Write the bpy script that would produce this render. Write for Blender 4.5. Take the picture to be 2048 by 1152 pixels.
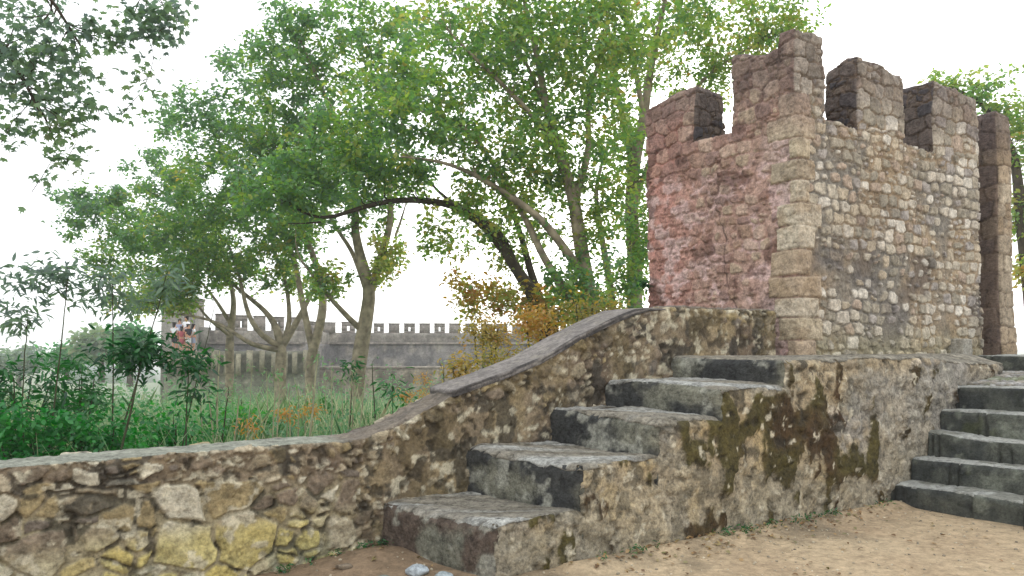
import bpy, math, random
import numpy as np
from mathutils import Vector

# ------------------------------------------------------------------ camera, sky, sun, exposure
for o in list(bpy.data.objects): bpy.data.objects.remove(o)
SC = bpy.context.scene
cam = bpy.data.cameras.new('camera'); co = bpy.data.objects.new('camera', cam); SC.collection.objects.link(co)
cam.sensor_width = 36; cam.lens = 36 * 1607 / 2048
PITCH = 2.0
co.location = (0, 0, 1.6); co.rotation_euler = (math.radians(90 + PITCH), 0, 0)
cam.shift_y = (114 - 1607 * math.tan(math.radians(PITCH))) / 2048
cam.clip_start = .05; cam.clip_end = 6000
SC.camera = co
SUN_EL, SUN_AZ = math.radians(14), math.radians(12)      # azimuth measured from +Y to the right: sun low behind the trees
W = bpy.data.worlds.new('World'); SC.world = W; W.use_nodes = True
nt = W.node_tree; bg = nt.nodes['Background']
sky = nt.nodes.new('ShaderNodeTexSky'); sky.sky_type = 'NISHITA'; sky.sun_disc = False
sky.sun_elevation = SUN_EL; sky.sun_rotation = SUN_AZ
sky.air_density = 1.0; sky.dust_density = 3.0; sky.ozone_density = 1.0
hs = nt.nodes.new('ShaderNodeHueSaturation'); hs.inputs['Saturation'].default_value = .22
ov = nt.nodes.new('ShaderNodeMix'); ov.data_type = 'RGBA'
ov.inputs['Factor'].default_value = .8
ov.inputs['B'].default_value = (9.3, 9.5, 9.8, 1)       # thin even overcast veil over the sky
nt.links.new(sky.outputs['Color'], hs.inputs['Color'])
nt.links.new(hs.outputs['Color'], ov.inputs['A'])
nt.links.new(ov.outputs['Result'], bg.inputs['Color'])
bg.inputs['Strength'].default_value = .12
sl = bpy.data.lights.new('sun', 'SUN'); sl.energy = .6; sl.angle = math.radians(12); sl.color = (1, .86, .68)
so = bpy.data.objects.new('sun', sl); SC.collection.objects.link(so)
sd = Vector((math.sin(SUN_AZ) * math.cos(SUN_EL), math.cos(SUN_AZ) * math.cos(SUN_EL), math.sin(SUN_EL)))
so.rotation_euler = sd.to_track_quat('Z', 'Y').to_euler(); so.location = (0, 0, 30)
SC.view_settings.view_transform = 'Standard'; SC.view_settings.look = 'None'
SC.view_settings.exposure = .86; SC.view_settings.gamma = 1
SC.render.engine = 'CYCLES'
SC.cycles.max_bounces = 6; SC.cycles.volume_bounces = 1; SC.cycles.transparent_max_bounces = 8

rs = np.random.RandomState
# ------------------------------------------------------------------ frame of the masonry: s along the wall, q away from the viewer
O2 = np.array([-1.33, 6.6]); U2 = np.array([.8336, .5524]); V2 = np.array([-.5524, .8336])
def W3(s, q, z):
    s = np.asarray(s, float); q = np.asarray(q, float)
    return np.stack([O2[0] + U2[0] * s + V2[0] * q, O2[1] + U2[1] * s + V2[1] * q, np.broadcast_to(np.asarray(z, float), np.broadcast(s, q).shape)], -1)
def at(px, py, Y):
    """world point seen at a photo position when it stands Y metres away (used to measure the far things off the photo)"""
    return np.array([(px - 1024) / 1607 * Y, Y, 1.6 - (py - 690) / 1607 * Y])

# ------------------------------------------------------------------ helpers
def srgb(r, g, b):
    c = np.array([r, g, b]) / 255.
    return np.where(c <= .04045, c / 12.92, ((c + .055) / 1.055) ** 2.4)
def tag(o, label=None, cat=None, group=None, kind=None):
    if label: o['label'] = label
    if cat: o['category'] = cat
    if group: o['group'] = group
    if kind: o['kind'] = kind
    return o
def empty(name, loc=(0, 0, 0)):
    o = bpy.data.objects.new(name, None); SC.collection.objects.link(o); o.location = loc
    o.empty_display_size = .2
    return o
def mesh_obj(name, V, loops, starts, mat, parent=None, col=None, tint=None, smooth=False, mats=None, midx=None):
    V = np.asarray(V, np.float32)
    if parent is not None: V = V - np.array(parent_loc(parent), np.float32)
    me = bpy.data.meshes.new(name)
    me.vertices.add(len(V)); me.vertices.foreach_set('co', V.ravel())
    me.loops.add(len(loops)); me.loops.foreach_set('vertex_index', np.asarray(loops, np.int32))
    me.polygons.add(len(starts)); me.polygons.foreach_set('loop_start', np.asarray(starts, np.int32))
    if smooth: me.polygons.foreach_set('use_smooth', np.ones(len(starts), bool))
    if midx is not None: me.polygons.foreach_set('material_index', np.asarray(midx, np.int32))
    me.update(calc_edges=True)
    if col is not None:
        a = me.color_attributes.new('Col', 'FLOAT_COLOR', 'POINT')
        c = np.ones((len(V), 4), np.float32); c[:, :3] = col; a.data.foreach_set('color', c.ravel())
    if tint is not None:
        a = me.attributes.new('tint', 'FLOAT', 'POINT'); a.data.foreach_set('value', np.asarray(tint, np.float32))
    for m in (mats or [mat]): me.materials.append(m)
    o = bpy.data.objects.new(name, me); SC.collection.objects.link(o)
    if parent is not None: o.parent = parent
    return o
def parent_loc(p):
    l = Vector(p.location)
    while p.parent: p = p.parent; l = l + Vector(p.location)
    return tuple(l)
def quads_obj(name, V, Q, mat, parent=None, **k):
    Q = np.asarray(Q); return mesh_obj(name, V, Q.ravel(), np.arange(len(Q)) * Q.shape[1], mat, parent, **k)

def h3(i, j, k, seed):
    n = (i.astype(np.int64) * 374761393 + j.astype(np.int64) * 668265263 + k.astype(np.int64) * 2147483647 + seed * 1274126177) & 0xffffffff
    n = ((n ^ (n >> 13)) * 1274126177) & 0xffffffff
    n = ((n ^ (n >> 16)) * 2246822519) & 0xffffffff
    return ((n ^ (n >> 15)) & 0xffffff) / float(0xffffff)
def vn(x, y, z, f, seed):
    x = x * f; y = y * f; z = z * f
    i = np.floor(x); j = np.floor(y); k = np.floor(z)
    a = x - i; b = y - j; c = z - k
    a = a * a * (3 - 2 * a); b = b * b * (3 - 2 * b); c = c * c * (3 - 2 * c)
    r = 0
    for di in (0, 1):
        for dj in (0, 1):
            for dk in (0, 1):
                r = r + h3(i + di, j + dj, k + dk, seed) * (a if di else 1 - a) * (b if dj else 1 - b) * (c if dk else 1 - c)
    return r
def fbm(x, y, z, f, seed, n=4):
    r = 0; w = .5; t = 0
    for o in range(n):
        r = r + w * vn(x, y, z, f, seed + o * 17); t += w; w *= .5; f *= 2.03
    return r / t
def sm(a, b, x):
    t = np.clip((x - a) / (b - a), 0, 1); return t * t * (3 - 2 * t)
def voro(a, b, cw, ch, jit, seed, p=3., offset=.5, wvar=.0):
    A = a / cw; B = b / ch
    J = np.floor(B); F1 = np.full(a.shape, 9.); F2 = np.full(a.shape, 9.); ID = np.zeros(a.shape)
    for dj in (-1, 0, 1):
        j = J + dj
        off = offset * (j % 2) + .35 * h3(j, j * 0, j * 0, seed + 5)
        I = np.floor(A - off)
        for di in (-1, 0, 1):
            i = I + di
            r1 = h3(i, j, i * 0, seed); r2 = h3(i, j, i * 0 + 1, seed); r3 = h3(i, j, i * 0 + 2, seed)
            dx = np.abs(A - off - (i + .5 + jit * (r1 - .5))); dy = np.abs(B - (j + .5 + jit * .8 * (r2 - .5)))
            d = (dx ** p + dy ** p) ** (1 / p) - wvar * (r3 - .5)
            F2 = np.where(d < F1, F1, np.minimum(F2, d)); ID = np.where(d < F1, r3, ID); F1 = np.minimum(F1, d)
    return ID, F2 - F1, F1
def rubble(a, b, cw, ch, seed, jit=.6, sub=.6, warp=.05, p=3.):
    """stones of mixed size: coarse cells, some of them broken into small ones -> id, edge distance"""
    z = a * 0
    wa = a + warp * (fbm(a, b, z, 3.2, seed + 3, 3) - .5) * 2; wb = b + warp * (fbm(a, b, z + 9, 3.2, seed + 4, 3) - .5) * 2
    wa = wa + .02 * (vn(a, b, z, 17, seed + 8) - .5); wb = wb + .02 * (vn(a, b, z + 4, 17, seed + 9) - .5)
    id1, e1, f1 = voro(wa, wb, cw, ch, jit, seed, p, wvar=.3)
    id2, e2, f2 = voro(wa, wb, cw * .48, ch * .5, .7, seed + 50, p, wvar=.3)
    small = id1 > sub
    return np.where(small, (id2 * 7.3 + id1) % 1, (id1 * 5.7) % 1), np.where(small, np.minimum(e2 * .5, e1 + .02), e1)
def pal(t, cols):
    cols = np.array(cols); n = len(cols); k = np.clip((t * n).astype(int), 0, n - 1)
    return cols[k]
def mix(c, d, m):
    m = np.asarray(m)[..., None]; return c * (1 - m) + np.asarray(d) * m

# ------------------------------------------------------------------ materials
def new_mat(name):
    m = bpy.data.materials.new(name); m.use_nodes = True; return m, m.node_tree.nodes, m.node_tree.links, m.node_tree.nodes['Principled BSDF']
def stone_mat(name, bump=.5, scale=1., rough=.93, var=.55):
    m, N, L, P = new_mat(name)
    at_ = N.new('ShaderNodeAttribute'); at_.attribute_name = 'Col'
    tc = N.new('ShaderNodeTexCoord')
    n1 = N.new('ShaderNodeTexNoise'); n1.inputs['Scale'].default_value = 30 * scale; n1.inputs['Detail'].default_value = 9; n1.inputs['Roughness'].default_value = .8
    n2 = N.new('ShaderNodeTexNoise'); n2.inputs['Scale'].default_value = 11 * scale; n2.inputs['Detail'].default_value = 8; n2.inputs['Roughness'].default_value = .72
    vo = N.new('ShaderNodeTexVoronoi'); vo.inputs['Scale'].default_value = 38 * scale; vo.inputs['Randomness'].default_value = 1
    for n in (n1, n2, vo): L.new(tc.outputs['Object'], n.inputs['Vector'])
    ma = N.new('ShaderNodeMath'); ma.operation = 'ADD'; L.new(n1.outputs['Fac'], ma.inputs[0]); L.new(n2.outputs['Fac'], ma.inputs[1])
    mr = N.new('ShaderNodeMapRange'); mr.inputs['From Min'].default_value = .78; mr.inputs['From Max'].default_value = 1.22
    mr.inputs['To Min'].default_value = 1 - var; mr.inputs['To Max'].default_value = 1 + var; L.new(ma.outputs[0], mr.inputs['Value'])
    mx = N.new('ShaderNodeVectorMath'); mx.operation = 'SCALE'; L.new(at_.outputs['Color'], mx.inputs[0]); L.new(mr.outputs[0], mx.inputs['Scale'])
    L.new(mx.outputs[0], P.inputs['Base Color'])
    P.inputs['Roughness'].default_value = rough; P.inputs['Specular IOR Level'].default_value = .25
    mb = N.new('ShaderNodeMath'); mb.operation = 'MULTIPLY_ADD'; L.new(vo.outputs['Distance'], mb.inputs[0]); mb.inputs[1].default_value = -.5; L.new(ma.outputs[0], mb.inputs[2])
    bp = N.new('ShaderNodeBump'); bp.inputs['Strength'].default_value = bump; bp.inputs['Distance'].default_value = .03; L.new(mb.outputs[0], bp.inputs['Height'])
    L.new(bp.outputs[0], P.inputs['Normal'])
    return m
def plain_mat(name, rgb, rough=.8, var=.25, scale=8.):
    m, N, L, P = new_mat(name)
    n = N.new('ShaderNodeTexNoise'); n.inputs['Scale'].default_value = scale; n.inputs['Detail'].default_value = 6
    tc = N.new('ShaderNodeTexCoord'); L.new(tc.outputs['Object'], n.inputs['Vector'])
    cr = N.new('ShaderNodeValToRGB'); L.new(n.outputs['Fac'], cr.inputs[0])
    c = np.array(rgb)
    cr.color_ramp.elements[0].position = .3; cr.color_ramp.elements[1].position = .7
    cr.color_ramp.elements[0].color = (*np.clip(c * (1 - var), 0, 1), 1); cr.color_ramp.elements[1].color = (*np.clip(c * (1 + var), 0, 1), 1)
    L.new(cr.outputs[0], P.inputs['Base Color']); P.inputs['Roughness'].default_value = rough; P.inputs['Specular IOR Level'].default_value = .2
    return m
def leaf_mat(name, cols, trans=.6):
    """cols: ramp of leaf colours over the per-leaf tint"""
    m, N, L, P = new_mat(name); N.remove(P); out = N['Material Output']
    a = N.new('ShaderNodeAttribute'); a.attribute_name = 'tint'
    cr = N.new('ShaderNodeValToRGB'); L.new(a.outputs['Fac'], cr.inputs[0])
    el = cr.color_ramp.elements
    while len(el) < len(cols): el.new(.5)
    for i, c in enumerate(cols): el[i].position = i / (len(cols) - 1); el[i].color = (*c, 1)
    d = N.new('ShaderNodeBsdfDiffuse'); t = N.new('ShaderNodeBsdfTranslucent'); g = N.new('ShaderNodeBsdfGlossy'); g.inputs['Roughness'].default_value = .5
    L.new(cr.outputs[0], d.inputs[0])
    hv = N.new('ShaderNodeHueSaturation'); hv.inputs['Saturation'].default_value = 1.15; hv.inputs['Value'].default_value = 1.3
    L.new(cr.outputs[0], hv.inputs['Color']); L.new(hv.outputs[0], t.inputs[0])
    x = N.new('ShaderNodeMixShader'); x.inputs[0].default_value = trans; L.new(d.outputs[0], x.inputs[1]); L.new(t.outputs[0], x.inputs[2])
    g.inputs[0].default_value = (.8, .85, .9, 1)
    y = N.new('ShaderNodeMixShader'); y.inputs[0].default_value = .05; L.new(x.outputs[0], y.inputs[1]); L.new(g.outputs[0], y.inputs[2])
    L.new(y.outputs[0], out.inputs['Surface'])
    return m
M_STONE = stone_mat('weathered_masonry')
M_PLASTER = stone_mat('old_plaster', bump=.6, var=.7)
M_STEP = stone_mat('step_stone', bump=.5, scale=1.2, var=.5)
M_FAR = stone_mat('far_masonry', bump=.3, scale=.25, var=.45)
M_BARK = plain_mat('plane_bark', srgb(140, 130, 110), .95, .5, 5)
M_BARKD = plain_mat('dark_bark', srgb(74, 66, 54), .95, .4, 6)
M_STEM = plain_mat('pale_stem', srgb(150, 148, 118), .9, .3, 12)
M_STEMD = plain_mat('dark_stem', srgb(70, 72, 52), .9, .3, 12)
LEAF_G = [srgb(100, 132, 98), srgb(108, 150, 80), srgb(140, 168, 80), srgb(172, 172, 92), srgb(186, 148, 74), srgb(184, 126, 76)]
M_LEAF = leaf_mat('plane_leaf', LEAF_G)
M_LEAFB = leaf_mat('bluish_leaf', [srgb(100, 116, 112), srgb(114, 138, 112), srgb(124, 150, 100), srgb(140, 134, 110)], .55)
M_LEAFD = leaf_mat('dark_leaf', [srgb(24, 66, 36), srgb(36, 96, 40), srgb(60, 124, 52), srgb(100, 120, 50)], .4)
M_LEAFV = leaf_mat('vivid_leaf', [srgb(28, 92, 42), srgb(46, 132, 50), srgb(84, 156, 70), srgb(120, 150, 70)], .45)
M_LEAFO = leaf_mat('orange_leaf', [srgb(132, 134, 64), srgb(180, 156, 80), srgb(194, 146, 80), srgb(184, 124, 76)], .5)
M_GRASS = leaf_mat('grass_blade', [srgb(68, 118, 74), srgb(104, 148, 92), srgb(150, 170, 124), srgb(196, 192, 160)], .4)

# ------------------------------------------------------------------ masonry block builder
def spacing(a, b, r): return np.linspace(a, b, max(2, int(round((b - a) / r)) + 1))
def block(name, S, Q, Z, style, mat, parent=None, ztop=None, er=.03, ew=.06, keep=(0, 1, 2, 3, 4), seed=0, wob=.0, noer=(), skew=None, wseed=None, grit=.010):
    """a solid of masonry on a surface lattice: faces 0 front 1 back 2 s-min 3 s-max 4 top; style gives relief and colour"""
    ns, nq, nz = len(S), len(Q), len(Z)
    mask = np.zeros((ns, nq, nz), bool)
    mask[:, 0] = mask[:, -1] = True; mask[0] = mask[-1] = True; mask[:, :, -1] = True
    idx = np.full(mask.shape, -1, np.int64); n = mask.sum(); idx[mask] = np.arange(n)
    i, j, k = np.nonzero(mask)
    s = S[i]; q = Q[j]; zp = Z[k]
    if ztop is not None:
        t = (zp - Z[0]) / (Z[-1] - Z[0]); zt = ztop(s, q); z = Z[0] + t * (zt - Z[0])
    else: z = zp; zt = s * 0 + Z[-1]
    on = [j == 0, j == nq - 1, i == 0, i == ns - 1, k == nz - 1]
    nrm = np.stack([-(on[2] * 1.) + on[3], -(on[0] * 1.) + on[1], on[4] * 1.], -1)
    if ztop is not None:
        ds = (ztop(s + .01, q) - ztop(s - .01, q)) / .02
        ds = np.clip(ds, -1.2, 1.2); nrm[:, 0] -= on[4] * ds
    nrm /= np.linalg.norm(nrm, axis=1)[:, None]
    face = np.where(on[0], 0, np.where(on[2], 2, np.where(on[3], 3, np.where(on[1], 1, 4))))
    a = np.select([face == 0, face == 1, face == 2, face == 3], [s - S[0], s + 31., -(q - Q[0]), (S[-1] - S[0]) + (q - Q[0])], s - S[0])
    b = np.where(face == 4, q - Q[0] + zt.mean() + 5.3, z)
    disp, rgb = style(s, q, z, a, b, face)
    D = np.stack([q - Q[0], Q[-1] - q, s - S[0], S[-1] - s, zt - z], 1)
    for x in noer: D[:, x] = 9
    D = np.sort(D, 1)
    e = D[:, 1]
    disp = disp + grit * (fbm(s, q, z, 19, 5, 3) - .5) * 2
    P = W3(s, q, z)
    er_n = fbm(P[:, 0], P[:, 1], P[:, 2], 5, seed + 77, 3)
    disp = disp - er * np.clip(1 - e / ew, 0, 1) ** 2 * (.35 + 2.2 * np.clip(er_n - .3, 0, 1))
    s2 = s + nrm[:, 0] * disp; q2 = q + nrm[:, 1] * disp; z2 = z + nrm[:, 2] * disp
    if wseed is None: wseed = seed
    if wob:
        s2 = s2 + wob * (vn(P[:, 0], P[:, 1], P[:, 2], 2.1, wseed + 1) - .5); q2 = q2 + wob * (vn(P[:, 0], P[:, 1], P[:, 2], 2.1, wseed + 2) - .5)
        z2 = z2 + wob * .6 * (vn(P[:, 0], P[:, 1], P[:, 2], 2.1, wseed + 3) - .5)
    if skew is not None: s2 = s2 - skew(s, q)
    V = W3(s2, q2, z2)
    Qd = []
    def grid(g, flip):
        q_ = np.stack([g[:-1, :-1], g[1:, :-1], g[1:, 1:], g[:-1, 1:]], -1).reshape(-1, 4)
        Qd.append(q_[:, ::-1] if flip else q_)
    if 0 in keep: grid(idx[:, 0, :], False)
    if 1 in keep: grid(idx[:, -1, :], True)
    if 2 in keep: grid(idx[0], True)
    if 3 in keep: grid(idx[-1], False)
    if 4 in keep: grid(idx[:, :, -1], False)
    Qd = np.concatenate(Qd)
    used = np.zeros(len(V), bool); used[Qd.ravel()] = True
    re = np.cumsum(used) - 1
    return quads_obj(name, V[used], re[Qd], mat, parent, col=np.clip(rgb[used], 0.004, .9), smooth=True)

# ---- stone styles -------------------------------------------------------------
C = lambda *c: srgb(*c)
def speck(a, b, f, seed, t0, t1): return sm(t0, t1, fbm(a, b, a * 0 + seed, f, seed, 4))

def st_tower(s, q, z, a, b, face):
    """a>0 on the pale right hand face, a<0 on the reddish left hand face"""
    fr = (face == 0) | (face == 3)
    g = lambda f, sd, n=4: fbm(a, b, a * 0, f, sd, n)
    # fitted courses high up, scattered small stones lower down
    hi = sm(3.85, 4.15, z + .5 * (g(1.3, 11) - .5) - .35 * (a > 0))
    id1, e1 = rubble(a, b, .22, .155, 3, jit=.42, sub=.84, warp=.035, p=4)
    id2, e2 = rubble(a + 7, b, .27, .21, 8, jit=.4, sub=.75, warp=.035, p=4)
    use2 = hi > .5
    idn = np.where(use2, id2, id1); e = np.where(use2, e2, e1)
    mort = np.where(use2, .05, .08 + .20 * (id1 * 3.1 % 1) ** 2); mort = mort + .40 * sm(.5, .68, g(1.6, 21)) * (~use2) * sm(4.2, 3.4, z)
    st = sm(mort, mort + .07, e)
    hgt = st * (.014 + .022 * (idn * 9.1 % 1)) + .010 * (g(9, 31) - .5) + .03 * (g(1.5, 32, 2) - .5) + .02 * (g(13, 33, 4) - .5)
    pale = pal(idn * 13.7 % 1, [C(184, 174, 156), C(166, 156, 138), C(192, 182, 166), C(150, 142, 126), C(180, 166, 144), C(206, 198, 184), C(160, 152, 144), C(170, 152, 134)])
    mo = mix(C(136, 118, 96), C(166, 148, 122), g(4, 41)); mo = mix(mo, C(128, 122, 112), sm(.45, .7, g(1.1, 43)))
    rgbR = mix(mo, pale, st)
    rgbR = mix(rgbR, C(84, 78, 78), .6 * sm(.50, .66, g(1.5, 47, 5)) * sm(.7, 1.5, 4.4 - z) * (1 - .7 * (st * ((idn * 3.7 % 1) > .5))))   # dark lichen patches
    rgbR = mix(rgbR, C(148, 140, 96), .35 * sm(2.0, 1.45, z))
    # left face: remains of red limewash over the rubble
    red = mix(C(156, 122, 108), C(182, 154, 140), g(5, 51)); red = mix(red, C(176, 128, 116), .8 * sm(-1.3, -2.3, a + .5 * (g(2, 59) - .5))); red = mix(red, C(198, 170, 164), .85 * sm(.46, .62, g(6, 52)) * sm(4.2, 3.7, z))
    redst = mix(pal(idn * 13.7 % 1, [C(160, 132, 116), C(180, 156, 138), C(140, 110, 98), C(172, 154, 130), C(150, 124, 104), C(128, 104, 96)]), red, .25 + .35 * sm(-1.3, -2.2, a))
    stL = st * (.15 + .85 * sm(-2.2, -1.0, a + 1.0 * (g(2, 53) - .5)))
    stL = np.where(use2, st, stL)
    rgbL = mix(red, redst, stL); rgbL = mix(rgbL, C(98, 70, 62), .7 * sm(.60, .68, g(4.3, 55, 5)))
    rgbL = mix(rgbL, C(198, 176, 168), .6 * sm(.5, .62, fbm(a, b, a * 0, 2.4, 57, 4)) * sm(-.75, -.3, a) * sm(4.4, 4.1, z))
    rgb = np.where(fr[:, None], rgbR, rgbL)
    # a crack on the red face
    cx = -1.2 + .45 * (3.0 - z) * .5 + .1 * (g(3, 61, 3) - .5) * 2
    cr = np.exp(-((a - cx) / .012) ** 2) * ((z < 3.5) & (z > 1.9))
    rgb = mix(rgb, C(60, 46, 42), .7 * cr * (face == 2)); hgt = hgt - .02 * cr * (face == 2)
    # quoins
    ch = .272; zz = z + .16 * (vn(a * 0, b * 0, z, 1.7, 71) - .5) + .03 * (g(2.5, 75, 3) - .5)
    row = np.floor(zz / ch); f = zz / ch - row
    ql = .10 + .34 * h3(row, row * 0, row * 0, 91); qr = .14 + .32 * h3(row, row * 0, row * 0 + 1, 93)
    ed = np.minimum(np.minimum(a + ql, qr - a), np.minimum(f, 1 - f) * ch) + .03 * (g(6, 72) - .5)
    top = z < 4.62
    inq = sm(.0, .014, ed) * top
    near = (a > -ql) & (a < qr) & top
    qcol = pal(h3(row, row * 0, row * 0 + 4, 91), [C(174, 160, 136), C(166, 148, 126), C(184, 172, 152), C(158, 144, 124)])
    qcol = mix(qcol, C(150, 130, 104), .6 * sm(.5, .7, g(4, 73)))
    up = sm(3.9, 4.5, z)
    qcol = mix(qcol, C(160, 140, 124), up)
    rgb = np.where(near[:, None], mix(mix(rgb, C(118, 92, 74), .6), qcol, inq), rgb)
    hgt = np.where(near, hgt * .25 + .026 * sm(0, .022, ed) + .026 * (g(7, 74, 5) - .5), hgt)
    # top of the merlons: dark weathered
    dk = sm(4.25, 5.0, z + .7 * (g(1.7, 81) - .5))
    rgb = mix(rgb, mix(C(86, 76, 74), C(112, 100, 92), g(5, 82)), .62 * dk)
    rgb = mix(rgb, C(84, 78, 76), .55 * (face == 4))
    return hgt, rgb

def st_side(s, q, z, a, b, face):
    """masonry of a crenel's cheek: fitted blocks, with the shade painted in"""
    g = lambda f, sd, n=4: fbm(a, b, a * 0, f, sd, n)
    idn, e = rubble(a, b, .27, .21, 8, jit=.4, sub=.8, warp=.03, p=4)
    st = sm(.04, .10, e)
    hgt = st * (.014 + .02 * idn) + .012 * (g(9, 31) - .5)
    rgb = mix(mix(C(88, 76, 66), C(106, 90, 76), g(5, 2)), pal(idn * 13.7 % 1, [C(78, 72, 72), C(96, 86, 80), C(70, 66, 68), C(104, 92, 82)]), st)  # palette darkened to carry the shade inside the crenels
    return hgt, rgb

def merlon_style(s, q, z, a, b, face):
    h0, c0 = st_tower(s, q, z, s - TS0, z, np.where(face == 1, 0, face))
    return h0, c0

def st_pillar(s, q, z, a, b, face):
    g = lambda f, sd, n=4: fbm(a, b, a * 0, f, sd, n)
    idn, e = rubble(a + 3, b, .34, .27, 28, jit=.3, sub=.85, warp=.03, p=5)
    st = sm(.03, .08, e)
    hgt = st * (.015 + .02 * idn) + .012 * (g(8, 3) - .5)
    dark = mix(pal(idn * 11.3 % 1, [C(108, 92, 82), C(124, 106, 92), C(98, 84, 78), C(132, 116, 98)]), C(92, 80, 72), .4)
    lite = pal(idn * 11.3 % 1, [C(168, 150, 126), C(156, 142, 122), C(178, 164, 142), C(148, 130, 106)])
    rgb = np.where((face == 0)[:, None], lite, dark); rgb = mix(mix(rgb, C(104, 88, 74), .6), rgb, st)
    rgb = mix(rgb, C(78, 68, 70), .6 * sm(4.2, 5.0, z + .6 * (g(2, 5) - .5)))
    return hgt, rgb

def blotch(a, b, seed):   # black lichen with pale specks
    return sm(.52, .62, fbm(a, b, a * 0, 2.6, seed, 5))

def st_wall(s, q, z, a, b, face):
    """low garden wall and the parapet of the stairs"""
    g = lambda f, sd, n=4: fbm(a, b, a * 0, f, sd, n)
    low = sm(.25, -.15, s + .3 * (g(1.5, 5) - .5))                      # the part with big fitted stones
    i1, e1 = rubble(a, b, .42, .30, 103, jit=.8, sub=.55, warp=.10, p=2.4)
    i2, e2 = rubble(a, b, .19, .13, 107, jit=.85, sub=.6, warp=.07, p=2.4)
    hb = .24 + .3 * (g(1.2, 9) - .5)
    big = (z < hb + .35) & (low > .5)
    idn = np.where(big, i1, i2); e = np.where(big, e1, e2)
    lip = sm(.30, .12, ztop_wall(s, q) - z + .12 * (g(3, 12) - .5))       # band of rubble just below the top
    thr = np.where(big, .05, .12 + .75 * (1 - lip) * sm(.42, .55, g(1.7, 13)))
    st = sm(thr, thr + .06, e)
    st = st * (1 - .55 * sm(.50, .62, g(1.9, 14)) * (~big))
    hgt = st * (.012 + .022 * (idn * 7.7 % 1)) + .035 * (g(6, 15, 5) - .5) + .05 * (g(1.6, 16, 3) - .5) + .02 * (g(14, 20, 4) - .5)
    yel = pal(idn * 17.3 % 1, [C(184, 174, 132), C(170, 160, 130), C(192, 182, 146), C(162, 152, 128), C(178, 162, 118), C(176, 172, 148)])
    yel = mix(yel, C(188, 172, 100), .7 * sm(.45, .55, (idn * 5.3 % 1) * .5 + .5 * g(1.3, 29, 3)) * sm(.5, .3, g(5, 30, 4) * sm(-.3, .4, z)))
    bro = pal(idn * 17.3 % 1, [C(150, 138, 114), C(130, 116, 98), C(170, 158, 134), C(116, 106, 94), C(154, 138, 102), C(190, 182, 160)])
    stc = mix(bro, yel, big * sm(hb + .1, hb - .12, z))
    mo = mix(C(108, 96, 80), C(146, 130, 104), g(7, 17)); mo = mix(mo, C(106, 92, 76), sm(.5, .66, g(2.2, 18))); mo = mix(mo, C(160, 150, 120), .8 * low * sm(hb + .45, hb + .1, z))
    mo = mix(mo, C(150, 134, 102), .7 * sm(.48, .62, g(2.0, 28)) * (1 - low))
    rgb = mix(mo, stc, st)
    bl = sm(.53, .60, fbm(a, b, a * 0, 4.5, 23, 6)) * (1 - .75 * st * ((idn * 5 % 1) > .35))
    rgb = mix(rgb, C(50, 50, 46), .72 * bl * np.where(big & (z < hb), .15, 1))
    rgb = mix(rgb, C(96, 84, 58), .6 * sm(.54, .62, g(3.7, 33, 6)) * (1 - low))      # brown moss
    rgb = mix(rgb, C(190, 182, 158), .75 * sm(.62, .70, g(11, 34))); pit = sm(.61, .67, g(8, 38, 4)) * (1 - .7 * st); rgb = mix(rgb, C(58, 52, 42), .7 * pit); hgt = hgt - .02 * pit                # pale lichen specks
    rgb = mix(rgb, C(96, 108, 88), .4 * sm(.5, .7, g(4, 35)) * sm(.2, -.1, z))
    top = face == 4
    rgb = np.where(top[:, None], mix(mix(C(150, 152, 138), C(120, 122, 112), g(6, 41)), mix(C(96, 90, 84), C(124, 114, 100), g(9, 42)), sm(-.25, .1, s)), rgb)
    hgt = np.where(top, .012 * (g(8, 43) - .5) + .06 * (g(5, 44, 4) - .5) * sm(-.25, .1, s), hgt)
    return hgt, rgb

def st_coping(s, q, z, a, b, face):
    g = lambda f, sd, n=4: fbm(s, q, z, f, sd, n)
    rgb = mix(C(106, 101, 98), C(140, 134, 128), g(5, 3)); rgb = mix(rgb, C(140, 134, 122), .5 * sm(.6, .7, g(9, 4)))
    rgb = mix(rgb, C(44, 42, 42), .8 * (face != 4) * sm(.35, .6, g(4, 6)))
    return .014 * (g(6, 5) - .5) + .02 * (g(2, 7) - .5), rgb

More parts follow.
